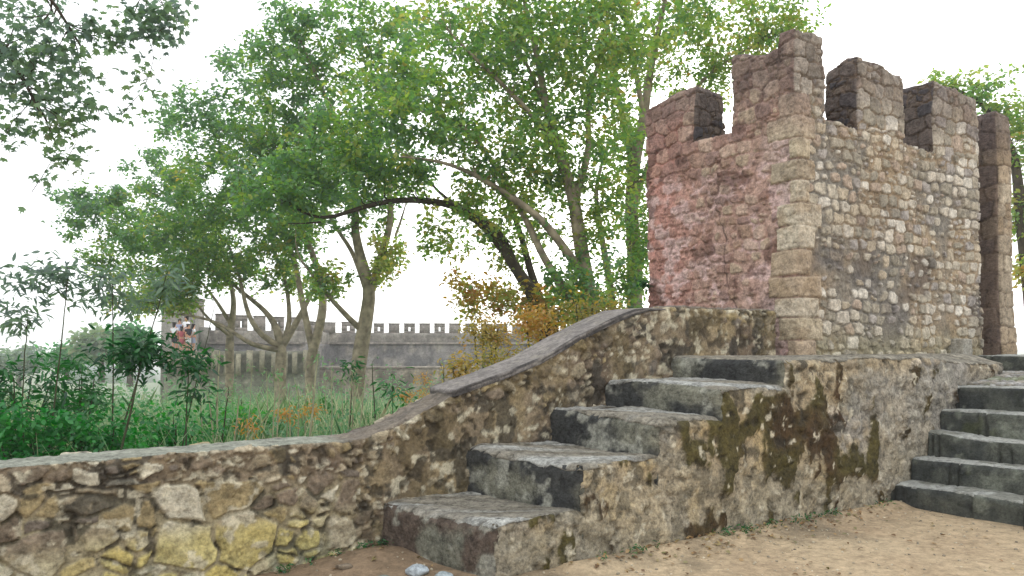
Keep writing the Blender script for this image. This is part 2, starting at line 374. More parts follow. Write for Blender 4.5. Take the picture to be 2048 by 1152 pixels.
def st_plinth(s, q, z, a, b, face):
    """rendered side wall of stairs and platform: ochre plaster, brown-green moss, rough stone at the lip"""
    g = lambda f, sd, n=4: fbm(s + q * .9, z, q * .3, f, sd, n)
    top = face == 4
    ris = face == 2
    jid, je, _ = voro(q + .3 * s + .05 * (g(3, 81) - .5), s * .2, .62, 5., .5, 205, 3.)
    jn = 1 - sm(.0, .03, je)
    i1, e1 = rubble(s + q, z, .2, .15, 203, jit=.8, sub=.6, warp=.06, p=2.5)
    sthr = .28 + .6 * sm(.47, .56, g(1.5, 2))
    st = sm(sthr, sthr + .08, e1) * .8
    hgt = st * (.012 + .02 * (i1 * 7 % 1)) + .07 * (g(5, 5, 5) - .5) + .04 * (g(1.6, 6, 3) - .5)
    pl = mix(C(134, 120, 98), C(176, 160, 130), g(5, 7)); pl = mix(pl, C(138, 132, 122), sm(.45, .6, g(1.4, 8)))
    pl = mix(pl, C(168, 148, 108), .7 * sm(.5, .6, g(3.3, 9)) * sm(1.3, .7, z))
    rgb = mix(pl, pal(i1 * 13 % 1, [C(170, 158, 132), C(146, 132, 106), C(182, 170, 150), C(132, 120, 100)]), st)
    # mossy area: two large ragged patches under the lip
    def patch(cx, cz, rx, rz): return np.exp(-(((s - cx) / rx) ** 2 + ((z - cz) / rz) ** 2))
    mp = patch(3.15, .80, .50, .34) + 1.1 * patch(4.35, .74, .46, .40) + .5 * patch(3.75, .95, .4, .2) + .7 * patch(5.3, .5, .14, .34) + .4 * patch(2.1, .4, .2, .3)
    n = fbm(s, z * .55, s * 0, 5.5, 31, 6)
    mm = sm(.52, .57, n * 1.15 + .46 * np.clip(mp, 0, 1.0) - .25)
    rgb = mix(rgb, mix(C(62, 44, 24), C(72, 66, 32), sm(.35, .65, g(2.2, 33))), .94 * mm); hgt = hgt + .014 * mm
    gy = sm(.45, .62, fbm(s, z, s * 0, 3.1, 41, 5) + .12 * sm(.55, .1, z) - .03)
    rgb = mix(rgb, mix(C(112, 110, 98), C(142, 138, 126), g(8, 42)), .6 * gy * (1 - mm))
    rgb = mix(rgb, C(58, 54, 44), .75 * sm(.60, .66, fbm(s, z, s * 0, 6.5, 51, 5) - .05 * sm(4.4, 5.2, s)) * (1 - .6 * mm))
    rgb = mix(rgb, C(200, 192, 170), .85 * sm(.65, .70, g(12, 52))); pit = sm(.62, .68, fbm(s, z, q, 9, 57, 4)); rgb = mix(rgb, C(60, 54, 44), .7 * pit); hgt = hgt - .02 * pit
    rgb = mix(rgb, mix(C(138, 134, 126), C(160, 154, 142), g(7, 91)), .6 * sm(4.7, 5.4, s) * (1 - mm) * sm(1.45, 1.2, z)); rgb = mix(rgb, mix(C(150, 142, 122), C(168, 158, 134), g(6, 92)), .45 * sm(.75, .3, z) * (1 - mm))
    # risers
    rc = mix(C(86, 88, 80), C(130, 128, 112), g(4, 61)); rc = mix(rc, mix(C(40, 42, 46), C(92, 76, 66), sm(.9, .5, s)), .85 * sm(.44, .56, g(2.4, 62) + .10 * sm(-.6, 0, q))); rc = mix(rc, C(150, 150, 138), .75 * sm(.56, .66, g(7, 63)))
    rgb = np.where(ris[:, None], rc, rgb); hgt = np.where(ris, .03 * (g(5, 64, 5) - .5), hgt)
    tc = mix(C(112, 108, 98), C(140, 134, 120), g(4, 71)); tc = mix(tc, C(164, 166, 162), .65 * sm(.48, .6, g(1.7, 72)) * (s < 3.9)); tc = mix(tc, C(92, 86, 72), .5 * sm(.55, .65, g(6, 73)))
    tc = mix(tc * (.82 + .36 * jid)[:, None], C(66, 60, 50), .8 * jn * (s < 4)); rgb = np.where(top[:, None], tc, rgb); hgt = np.where(top, .03 * (g(4, 74, 4) - .5) + .03 * (g(1.5, 75, 2) - .5) - .02 * jn * (s < 4), hgt)
    return hgt, rgb

def st_flight(s, q, z, a, b, face):
    g = lambda f, sd, n=4: fbm(s, q, z, f, sd, n)
    row = np.floor((s - 5.4) / .32); jid, je, _ = voro(q + row * .37 + .06 * (g(3, 81) - .5), s * 0 + .5, .7, 5., .6, 207, 3.); jn = 1 - sm(0, .035, je)
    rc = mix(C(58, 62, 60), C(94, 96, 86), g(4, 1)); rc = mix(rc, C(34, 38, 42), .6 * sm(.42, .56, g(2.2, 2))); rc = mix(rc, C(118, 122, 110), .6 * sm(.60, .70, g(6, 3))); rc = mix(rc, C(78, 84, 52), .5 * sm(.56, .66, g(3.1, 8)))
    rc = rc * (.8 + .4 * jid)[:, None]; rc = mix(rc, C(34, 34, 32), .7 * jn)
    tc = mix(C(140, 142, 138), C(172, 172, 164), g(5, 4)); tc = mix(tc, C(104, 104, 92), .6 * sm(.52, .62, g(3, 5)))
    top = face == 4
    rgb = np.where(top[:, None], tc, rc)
    return np.where(top, .03 * (g(3, 6) - .5), .045 * (g(4, 7, 5) - .5)) - .018 * jn, rgb

def st_pave(s, q, z, a, b, face):
    i1, e1 = rubble(s, q, .14, .14, 303, jit=.7, sub=.9, warp=.03, p=2.5)
    st = sm(.06, .16, e1)
    rgb = mix(C(112, 106, 92), pal(i1 * 9 % 1, [C(160, 158, 152), C(140, 138, 134), C(176, 174, 170), C(150, 144, 134)]), st)
    g = fbm(s, q, z, 3, 9, 4); rgb = mix(rgb, C(96, 110, 60), .5 * sm(.55, .65, g))
    return st * .02 + .01 * g, rgb

def st_block(s, q, z, a, b, face):
    g = lambda f, sd, n=4: fbm(s, q, z, f, sd, n)
    return .012 * (g(7, 1) - .5), mix(C(124, 118, 104), C(176, 172, 160), g(6, 2))

# ------------------------------------------------------------------ the wall and its sloping parapet
PX = np.array([-7, -2.43, -.6, 0, .16, .45, .74, .99, 1.38, 1.91, 2.34, 2.68, 3.10, 3.31, 3.7, 5.6])
PZ = np.array([.78, .80, .83, .825, .84, .92, 1.06, 1.17, 1.28, 1.45, 1.66, 1.79, 1.93, 1.985, 2.02, 2.01])
def ztop_wall(s, q): return np.interp(s, PX, PZ) + 0 * q
SP = np.concatenate([spacing(-6.5, -3.2, .03)[:-1], spacing(-3.2, 1.5, .011)[:-1], spacing(1.5, 5.38, .014)])
wall = tag(empty('stone_wall', tuple(W3(0, .22, -.2))), 'rubble stone garden wall that climbs beside the steps as a sloping parapet', 'wall')
block('wall', SP, spacing(0, .45, .022), spacing(-.5, 2.0, .0125 * 1.6), st_wall, M_STONE, wall, ztop=ztop_wall, er=.035, ew=.05, seed=1, wob=.03)
cop_s = spacing(.97, 3.55, .02)
def zcop(s, q): return ztop_wall(s, q) + .035 * np.clip((4.1 - s) / .5, 0, 1)
cp = block('coping', cop_s, spacing(-.025, .47, .02), spacing(0, 1, .25), st_coping, M_STEP, wall, ztop=None, er=.012, ew=.03, seed=4)
# lay the coping slab on the slope (its lattice is flat: drop every vertex onto the wall's profile)
me = cp.data; n = len(me.vertices); c = np.empty(n * 3, np.float32); me.vertices.foreach_get('co', c); c = c.reshape(-1, 3)
pl = np.array(parent_loc(wall)); w = c + pl
ss = (w[:, :2] - O2) @ U2
t = w[:, 2]; base = ztop_wall(ss, 0) - .03; th = .065 * np.clip((3.6 - ss) / .5, .15, 1)
w[:, 2] = base + np.clip(t, -.05, 1.05) * th + .02 * (vn(ss, ss * 0, ss * 0, 1.7, 5) - .5); c = w - pl
me.vertices.foreach_set('co', c.astype(np.float32).ravel()); me.update()
cp['label'] = 'smooth dark slab along the sloping top'

# ------------------------------------------------------------------ the near stairs and the platform
stairs = tag(empty('stone_stairs', tuple(W3(.62, -.6, -.1))), 'worn stone staircase of four steps climbing from the sandy ground to the platform', 'staircase')
SK = [.32, .28, .18, .26, .2]
RS = [.62, 1.40, 2.22, 3.00, 3.86]; RZ = [.29, .665, .975, 1.235, 1.475]
for k in range(4):
    def zt(s, q, k=k): return RZ[k] + .02 * np.sin(3 * q + k) + .012 * (s - RS[k]) + 0 * q
    block('step', spacing(RS[k], RS[k + 1] + .16, .014), spacing(-1.25 - .006 * k, .02, .014), spacing(-.35, RZ[k], .02 if k > 1 else .014), st_plinth, M_PLASTER, stairs,
          ztop=zt, er=.075, ew=.08, seed=20 + k, wob=.05, keep=(0, 2, 4), noer=(1, 3), skew=lambda s, q, k=k: SK[k] * (q + 1.25) / 1.25)
plat = tag(empty('stone_platform', tuple(W3(6, -.6, -.1))), 'plastered stone platform with moss patches carrying the crenellated tower', 'platform')
def zplat(s, q): return 1.475 - .10 * sm(6.0, 8.1, s) * sm(-.9, -1.25, q) + 0 * s
block('body', spacing(RS[4], 8.1, .016), np.concatenate([spacing(-1.275, -.1, .018)[:-1], spacing(-.1, .4, .25)]), spacing(-.35, 1.475, .016), st_plinth, M_PLASTER, plat, ztop=zplat, er=.06, ew=.08, seed=30, wob=.035, noer=(1,), skew=lambda s, q: .2 * np.clip((q + 1.25) / 1.25, 0, 1) * np.clip(1 - (s - RS[4]) / 1.5, 0, 1))

# ------------------------------------------------------------------ the tower
TS0 = 5.55; TQ0 = -.2; TL = 4.17; TW = 2.58; ZT = 4.33
tower = tag(empty('stone_tower', tuple(W3(TS0 + 2, 1, 1.47))), 'small crenellated stone tower with a reddish left face and pale corner quoins', 'tower')
def zbody(s, q): return ZT + .05 * (vn(s, q, s * 0, 3, 4) - .5) - .06 * sm(.5, 4, s - TS0)
block('wall', spacing(TS0, TS0 + TL, .0135), spacing(TQ0, TQ0 + TW, .0135), spacing(1.40, ZT, .0135), st_tower, M_STONE, tower, ztop=zbody, er=.03, ew=.03, seed=40, wob=.06, noer=(4,))
block('foundation', spacing(TS0 + .05, TS0 + TL - .05, .2), spacing(.38, TW - .3, .2), spacing(-.6, 1.45, .2), st_tower, M_STONE, tower, er=0, seed=41)
def merlon(s0, s1, q0, q1, ztf, seed, name='merlon'):
    def sty(s, q, z, a, b, face):
        # keep the pattern of the face the merlon rises from
        aa = np.where(np.abs(q - TQ0) < .02, s - TS0, np.where(np.abs(s - TS0) < .02, -(q - TQ0), a + 50))
        outer = (np.abs(q - TQ0) < .02) & (face == 0); outl = (np.abs(s - TS0) < .02) & (face == 2)
        f2 = np.where(outer, 0, np.where(outl, 2, face))
        h, c = st_tower(s, q, z, aa, z, f2)
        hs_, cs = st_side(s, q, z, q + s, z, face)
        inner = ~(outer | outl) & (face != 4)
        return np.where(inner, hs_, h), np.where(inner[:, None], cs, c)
    return block(name, spacing(s0, s1, .0135), spacing(q0, q1, .0135), spacing(ZT - .06, ZT + .9, .0135), sty, M_STONE, tower, ztop=ztf, er=.035, ew=.05, seed=seed, wob=.06, wseed=40)
def rough(base, seed, amp=.07):
    return lambda s, q: base(s, q) + amp * .8 * (np.floor(vn(s, q * .4, s * 0, 3.7, seed) * 4) / 4 - .4) + .02 * (vn(s, q, s * 0, 6, seed + 1) - .5)
# corner merlon is L shaped: the return along the right face and the arm along the left face
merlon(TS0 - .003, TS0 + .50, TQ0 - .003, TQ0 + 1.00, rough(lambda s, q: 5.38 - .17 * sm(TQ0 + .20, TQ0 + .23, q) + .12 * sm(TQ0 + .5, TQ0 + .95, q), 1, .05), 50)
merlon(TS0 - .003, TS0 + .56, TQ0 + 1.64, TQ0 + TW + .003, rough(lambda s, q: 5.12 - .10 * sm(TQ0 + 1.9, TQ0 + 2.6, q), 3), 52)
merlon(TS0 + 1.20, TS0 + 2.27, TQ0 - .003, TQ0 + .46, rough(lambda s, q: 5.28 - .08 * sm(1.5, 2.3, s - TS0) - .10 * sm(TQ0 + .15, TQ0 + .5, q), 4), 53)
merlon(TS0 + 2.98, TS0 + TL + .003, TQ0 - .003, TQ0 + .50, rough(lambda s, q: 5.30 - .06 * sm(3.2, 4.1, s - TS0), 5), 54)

# pillar behind the tower's right edge
def zpil(s, q): return 5.15 + .03 * (vn(s, q, s * 0, 4, 3) - .5)
pillar = block('stone_pillar', spacing(10.33, 10.73, .02), spacing(-.2, 1.0, .02), spacing(1.2, 5.1, .02), st_pillar, M_STONE, None, ztop=zpil, er=.04, ew=.06, seed=60, wob=.05)
tag(pillar, 'tall narrow pillar of dark stone blocks just right of the crenellated tower', 'pillar')

# ------------------------------------------------------------------ the second flight, right
fl = tag(empty('stone_stairs', tuple(W3(5.6, -2.3, -.1))), 'dark flight of five low steps at the right edge of the photo', 'staircase')
FS = [5.60, 5.97, 6.29, 6.60, 6.92]; FZ = [.13, .385, .62, .86, 1.14]
for k in range(5):
    s1 = FS[k + 1] + .05 if k < 4 else 7.3
    def zt(s, q, k=k): return FZ[k] + .015 * np.sin(2.3 * q + k * 2) + 0 * s
    qn = -2.62 if k == 0 else -3.6 - .05 * k
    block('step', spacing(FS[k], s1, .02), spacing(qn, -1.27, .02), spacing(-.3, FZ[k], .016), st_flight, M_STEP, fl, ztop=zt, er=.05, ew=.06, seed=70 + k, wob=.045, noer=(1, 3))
ck = block('cheek_stone', spacing(5.45, 5.95, .02), spacing(-3.1, -2.62, .02), spacing(-.3, .2, .02), st_flight, M_STEP, fl, er=.08, ew=.12, seed=79, wob=.06)
pv = block('pavement', spacing(7.2, 16, .03), spacing(-5.5, -1.25, .03), spacing(.9, 1.16, .1), st_pave, M_STEP, None, ztop=lambda s, q: 1.145 + .10 * sm(7.3, 8.3, s) + 0 * q, er=.02, ew=.04, seed=80, keep=(0, 2, 4), noer=(1, 3))
tag(pv, kind='structure')
pv2 = block('terrace_ground', spacing(8.05, 18, .06), spacing(-1.3, 6, .06), spacing(.5, 1.24, .2), st_pave, M_STEP, None, er=.02, ew=.04, seed=81, keep=(0, 2, 4), noer=(1, 3))
tag(pv2, kind='structure')
b1 = block('stone_block', spacing(8.82, 9.06, .02), spacing(-.42, -.14, .02), spacing(1.2, 1.69, .02), st_block, M_STEP, None, er=.02, ew=.03, seed=82, wob=.02)
tag(b1, 'small upright grey stone block standing at the foot of the dark pillar', 'stone block')
b2 = block('stone_kerb', spacing(8.75, 10.5, .02), spacing(-1.4, -.62, .02), spacing(1.1, 1.46, .02), st_flight, M_STEP, None, er=.015, ew=.03, seed=83, wob=.01)
tag(b2, 'low stone ledge with a pale flat top at the right edge above the cobbles', 'ledge')

# ------------------------------------------------------------------ ground
def ground_z(X, Y):
    s = (X - O2[0]) * U2[0] + (Y - O2[1]) * U2[1]; q = (X - O2[0]) * V2[0] + (Y - O2[1]) * V2[1]
    front = -.10 + .03 * (fbm(X, Y, X * 0, .8, 3) - .5) + .012 * (fbm(X, Y, X * 0, 5, 5) - .5)
    front = front - .06 * sm(.6, -.6, s) + .09 * np.exp(-((s - .05) / .5) ** 2 - ((q + .25) / .35) ** 2) + .05 * np.exp(-((q + 1.35) / .12) ** 2) * (s > 1.2) * (s < 5.7)
    back = -.05 - .055 * np.clip(Y - 7, 0, 45) + .35 * (fbm(X, Y, X * 0, .25, 7) - .5) - 6 * sm(60, 110, Y) - 3 * sm(-14, -40, X)
    back = np.maximum(back, -14)
    return np.where(q < .2, front, back)
def axis(parts):
    return np.concatenate([spacing(a, b, r)[:-1] for a, b, r in parts] + [[parts[-1][1]]])
GS = axis([(-3000, -300, 500), (-300, -40, 20), (-40, -7, 1.5), (-7, 10, .06), (10, 40, 1.5), (40, 300, 20), (300, 3000, 500)])
GQ = axis([(-300, -20, 30), (-20, -7, 1), (-7, .12, .06), (.12, .32, .2), (.32, 12, .35), (12, 60, 1.2), (60, 300, 15), (300, 4000, 500)])
gs, gq = np.meshgrid(GS, GQ, indexing='ij')
P = W3(gs.ravel(), gq.ravel(), 0); P[:, 2] = ground_z(P[:, 0], P[:, 1])
s_, q_ = gs.ravel(), gq.ravel()
fc = fbm(P[:, 0], P[:, 1], P[:, 0] * 0, 1.6, 9, 5)
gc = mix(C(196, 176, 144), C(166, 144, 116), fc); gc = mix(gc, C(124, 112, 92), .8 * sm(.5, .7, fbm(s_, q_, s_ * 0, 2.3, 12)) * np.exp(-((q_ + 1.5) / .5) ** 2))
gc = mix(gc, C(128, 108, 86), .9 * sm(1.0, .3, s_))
gg = mix(C(70, 96, 56), C(120, 128, 92), fbm(s_, q_, s_ * 0, .35, 14))
gc = np.where((q_ > .25)[:, None], gg, gc)
nn = np.arange(len(P)).reshape(gs.shape)
Qd = np.stack([nn[:-1, :-1], nn[1:, :-1], nn[1:, 1:], nn[:-1, 1:]], -1).reshape(-1, 4)
M_GROUND = stone_mat('sandy_ground', bump=.7, scale=.8, var=.35)
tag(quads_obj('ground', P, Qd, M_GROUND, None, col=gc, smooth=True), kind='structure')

# pebbles and grit
def icolump(r, seed, sub=2):
    import bmesh
    bm = bmesh.new(); bmesh.ops.create_icosphere(bm, subdivisions=sub, radius=1)
    V = np.array([v.co[:] for v in bm.verts]); F_ = [[v.index for v in f.verts] for f in bm.faces]; bm.free()
    k = rs(seed); sc = 1 + .35 * (k.rand(3) - .5)
    V = V * sc * (1 + .45 * (fbm(V[:, 0] + seed, V[:, 1], V[:, 2], 1.3, seed, 3) - .5))[:, None] * r
    # a few flat chips
    for _ in range(5):
        nrm = k.randn(3); nrm /= np.linalg.norm(nrm); d = V @ nrm; m = d > r * .72; V[m] -= nrm * (d[m] - r * .72)[:, None]
    return V, np.array(F_)
k = rs(5); Vs = []; Fs = []; cs = []; off = 0
for i in range(1800):
    s = k.uniform(-.5, 9); q = -1.35 - abs(k.randn()) * 1.1
    if s < 1.5: q = k.uniform(-3, -.05)
    if .5 < s < 1.5 and q > -1.3: continue
    p = W3(s, q, 0); r = .004 + .012 * k.rand() ** 3
    V, F_ = icolump(r, i, 1); V[:, 2] *= .7
    p[2] = ground_z(p[0], p[1]) + r * .3
    Vs.append(V + p); Fs.append(F_ + off); off += len(V); cs.append(np.repeat([C(196, 184, 160) * k.uniform(.4, 1.1)], len(V), 0))
tag(quads_obj('gravel', np.concatenate(Vs), np.concatenate(Fs), M_STEP, None, col=np.concatenate(cs)), kind='stuff')
for i, (px, py, r, c, lab) in enumerate([(838, 1140, .075, C(164, 172, 176), 'pale bluish rock at the foot of the lowest step'),
        (888, 1150, .06, C(150, 160, 162), 'smaller pale rock right of the bluish one by the lowest step'),
        (640, 1100, .05, C(150, 142, 124), 'flat pale stone lying against the foot of the low wall'),
        (770, 1150, .05, C(120, 128, 120), 'greenish grey rock left of the pale bluish one'),
        (690, 1135, .045, C(120, 108, 92), 'brown stone in the dirt below the low wall')]):
    Y = 1.7 * 1607 / (py - 690); p = np.array([(px - 1024) / 1607 * Y, Y, 0]); p[2] = ground_z(p[0], p[1]) + r * .25
    V, F_ = icolump(r, 40 + i, 3); V[:, 2] *= .6; V[:, 0] *= 1.4
    o = empty('rock', tuple(p)); bpy.data.objects.remove(o)
    ro = quads_obj('rock', V, F_, M_STEP, None, col=np.repeat([c], len(V), 0), smooth=True); ro.location = tuple(p)
    tag(ro, lab, 'rock', 'rocks at the foot of the steps')

# fallen leaves and dead twigs on the sand, thicker against the walls (nobody could count them)
def litter():
    kk = rs(31); n = 800; s = kk.uniform(-.4, 9.5, n); q = -1.3 - np.abs(kk.randn(n)) * np.where(kk.rand(n) < .65, .16, 1.6)
    m = s < 1.35; q[m] = kk.uniform(-3.0, -.05, m.sum()); ok = ~((s > .4) & (s < 5.5) & (q > -1.3)) & ~((s > 5.45) & (q > -3.8)); s, q = s[ok], q[ok]
    P_ = W3(s, q, 0); P_[:, 2] = ground_z(P_[:, 0], P_[:, 1]) + .012
    tag(leaves('leaf_litter', P_, .045, leaf_mat('dry_leaf', [srgb(96, 72, 48), srgb(140, 108, 70), srgb(176, 150, 104), srgb(110, 112, 70)], .1), None, kk.rand(len(P_)), 6, SIMPLE, 2.), kind='stuff')
    # small weeds along the foot of the walls
    s = np.concatenate([kk.uniform(1.4, 5.6, 26), kk.uniform(-.6, .3, 14)]); q = np.concatenate([np.full(26, -1.36), np.full(14, -.06)]) - .04 * kk.rand(40)
    P_ = W3(s, q, 0); P_ = np.repeat(P_, 14, 0) + kk.randn(560, 3) * [.03, .03, 0]; P_[:, 2] = ground_z(P_[:, 0], P_[:, 1]) + .05 * kk.rand(560)
    tag(leaves('foot_weeds', P_, .035, M_LEAFD, None, kk.rand(560) * .8, 8, LONG, .3), kind='stuff')

# ------------------------------------------------------------------ far castle wall
class MB:
    def __init__(s): s.V = []; s.F = []; s.n = 0
    def box(s, c, half, ax):
        """c centre, half sizes along ax(x,y)=unit dir, its normal, z"""
        d = np.array([ax[0], ax[1], 0.]); nrm = np.array([-ax[1], ax[0], 0.]); zz = np.array([0, 0, 1.])
        for sx, sy, sz in [(-1, -1, -1), (1, -1, -1), (1, 1, -1), (-1, 1, -1), (-1, -1, 1), (1, -1, 1), (1, 1, 1), (-1, 1, 1)]:
            s.V.append(np.array(c) + d * half[0] * sx + nrm * half[1] * sy + zz * half[2] * sz)
        for f in [(0, 3, 2, 1), (4, 5, 6, 7), (0, 1, 5, 4), (1, 2, 6, 5), (2, 3, 7, 6), (3, 0, 4, 7)]: s.F.append([s.n + x for x in f])
        s.n += 8
    def build(s, name, mat, parent=None, col=None):
        V = np.array(s.V)
        return quads_obj(name, V, np.array(s.F), mat, parent, col=None if col is None else np.repeat([col], len(V), 0))
def farcol(V, base, dark, seed):
    n = fbm(V[:, 0], V[:, 1], V[:, 2] * 1.0, .9, seed, 5); c = mix(np.repeat([base], len(V), 0), dark, sm(.35, .62, n))
    st = fbm(V[:, 0] * 3, V[:, 1], V[:, 2] * .35, 1.3, seed + 5, 4); c = mix(c, np.array(dark) * .8, .6 * sm(.52, .62, st))      # run-off streaks
    return mix(c, C(170, 160, 146), .5 * sm(.6, .7, fbm(V[:, 0], V[:, 1], V[:, 2], 2.6, seed + 9, 3)))
def ribbon(name, pts, z0, z1, thick, mat, parent, base, dark, seed, res=.25):
    """a wall following a plan polyline, subdivided, with uneven colour and relief"""
    pts = np.array(pts, float); seg = np.linalg.norm(np.diff(pts, axis=0), axis=1); L = np.concatenate([[0], np.cumsum(seg)])
    t = spacing(0, L[-1], res); x = np.interp(t, L, pts[:, 0]); y = np.interp(t, L, pts[:, 1])
    dx = np.gradient(x); dy = np.gradient(y); m = np.hypot(dx, dy); nx, ny = -dy / m, dx / m
    Z = spacing(z0, z1, res); ring = [(0, z) for z in Z] + [(thick, z) for z in Z[::-1]]
    off = np.array([r[0] for r in ring]); zz = np.array([r[1] for r in ring])
    X = x[:, None] + nx[:, None] * off; Yg = y[:, None] + ny[:, None] * off; Zg = np.repeat(zz[None], len(t), 0)
    V = np.stack([X, Yg, Zg], -1).reshape(-1, 3)
    V[:, 1] += .05 * (fbm(V[:, 0], V[:, 1], V[:, 2], 1.8, seed + 2, 3) - .5)
    g = np.arange(len(V)).reshape(X.shape); nr = len(ring)
    F_ = np.stack([g[:-1, :-1], g[1:, :-1], g[1:, 1:], g[:-1, 1:]], -1).reshape(-1, 4)
    return quads_obj(name, V, F_, mat, parent, col=farcol(V, base, dark, seed))
A0 = at(345, 690, 50)[:2]; A1 = at(405, 690, 50)[:2]; A2 = at(610, 690, 53)[:2]; A3 = at(660, 690, 60)[:2]; A4 = at(935, 690, 62)[:2]; A5 = at(1330, 690, 64)[:2]
cas = tag(empty('castle_wall', (*A2, -1)), 'long crenellated castle wall in the distance behind the trees', 'castle wall')
path = [A0, A1, A2, A3, A4, A5]
ribbon('wall', path, -4.5, 1.72, 1.6, M_FAR, cas, C(144, 138, 134), C(108, 105, 106), 1)
ribbon('parapet', [p + [0, -.06] for p in path], 1.72, 2.52, .75, M_FAR, cas, C(146, 140, 130), C(112, 106, 100), 5)
ribbon('string_course', [p + [0, -.22] for p in path], 1.66, 1.80, .4, M_FAR, cas, C(136, 128, 118), C(104, 98, 92), 7)
MC = [(433, 460, 629, 654, 0), (472, 495, 632, 654, 1), (510, 531, 633, 655, 0), (546, 568, 635, 656, 1), (587, 609, 636, 658, 0)]
MR = [(623, 640, 645, 667, 1), (657, 671, 646, 668, 0), (683, 710, 645, 668, 1), (718, 738, 646, 668, 0), (748, 768, 648, 668, 1), (778, 799, 648, 668, 0), (809, 830, 648, 668, 1), (840, 860, 648, 668, 0), (870, 890, 648, 668, 1), (900, 921, 648, 668, 0),
      (932, 953, 648, 668, 1), (963, 984, 649, 668, 0), (994, 1015, 649, 668, 1), (1026, 1047, 650, 668, 0), (1058, 1079, 650, 668, 1), (1090, 1111, 651, 668, 0)]
def on_path(px):
    r = (px - 1024) / 1607
    for a, b in zip(path[:-1], path[1:]):
        # intersection of the sight line x=r*y with the segment
        d = b - a; den = d[0] - r * d[1]
        if abs(den) < 1e-9: continue
        t = (r * a[1] - a[0]) / den
        if -.001 <= t <= 1.001: return a + d * t, d / np.linalg.norm(d)
    return b, d / np.linalg.norm(d)
for x0, x1, y0, y1, slit in MC + MR:
    p0, d0 = on_path(x0); p1, d1 = on_path(x1); c = (p0 + p1) / 2; d = p1 - p0; w = np.linalg.norm(d) / 2; d = d / np.linalg.norm(d)
    zt = 1.6 + (690 - y0) / 1607 * c[1]; zb = 2.50; nrm = np.array([-d[1], d[0]]); cc = c + nrm * .3
    m = MB()
    if slit:
        sw = .09; z1 = zb + (zt - zb) * .22; z2 = zb + (zt - zb) * .68
        for sgn in (-1, 1):
            hw = (w - sw) / 2; q = cc + d * sgn * (sw + hw); m.box((q[0], q[1], (z1 + z2) / 2), (hw, .3, (z2 - z1) / 2), d)
        m.box((*cc, (zb + z1) / 2), (w, .3, (z1 - zb) / 2), d); m.box((*cc, (z2 + zt) / 2), (w, .3, (zt - z2) / 2), d)
    else: m.box((*cc, (zb + zt) / 2), (w, .3, (zt - zb) / 2), d)
    m.box((*cc, zt + .03), (w + .04, .34, .03), d)
    m.build('merlon', M_FAR, cas, col=C(136, 128, 120) * random.Random(x0).uniform(.85, 1.1))
# tall turret piece at the left end where the visitors stand
tu = MB(); p0, d0 = on_path(398); c = on_path(374)[0]
tu.box((c[0], c[1] - .6, 1.2), (.95, .9, 3.15), d0); tu.box((c[0], c[1] - .6, 4.4), (1.0, .95, .08), d0)
tt = tu.build('turret', M_FAR, cas, col=C(132, 128, 120))
for x0, x1 in ((402, 414),):
    m = MB(); c = on_path(408)[0]; m.box((c[0], c[1] - .1, 2.1), (.3, .5, .6), d0); m.build('buttress', M_FAR, cas, col=C(126, 122, 114))
# terrace in front of it: buttressed retaining wall, rubble bank
B0 = at(330, 700, 44)[:2]; B1 = at(640, 700, 46)[:2]
ter = tag(empty('terrace_wall', (*B0, -2)), 'retaining wall with rows of narrow buttresses below the castle wall, left half', 'wall')
ribbon('wall', [B0, B1], -4, 1.25, .9, M_FAR, ter, C(134, 134, 118), C(112, 112, 98), 15)
kk = random.Random(3); dB = (B1 - B0) / np.linalg.norm(B1 - B0); x = .3; LB = np.linalg.norm(B1 - B0)
while x < LB - .2:
    m = MB(); p = B0 + dB * x; w = kk.uniform(.10, .18); m.box((p[0], p[1] - .2, .62 + kk.uniform(-.12, .12)), (w, .26, .6), dB)
    m.build('buttress', M_FAR, ter, col=C(142, 136, 116) * kk.uniform(.75, 1.1)); x += kk.uniform(.5, .68)
D0 = at(560, 700, 50)[:2]; D1 = at(1240, 700, 52)[:2]
bank = tag(empty('bank_wall', (*D0, -3)), 'pale rubble bank wall overgrown with weeds, in front of the dark castle wall', 'wall')
ribbon('wall', [D0, D1], -5, .12, 1.2, M_FAR, bank, C(158, 146, 130), C(112, 104, 94), 25, res=.2)
ribbon('coping', [D0 + [0, -.05], D1 + [0, -.05]], .12, .24, 1.2, M_FAR, bank, C(150, 142, 128), C(116, 108, 98), 26)

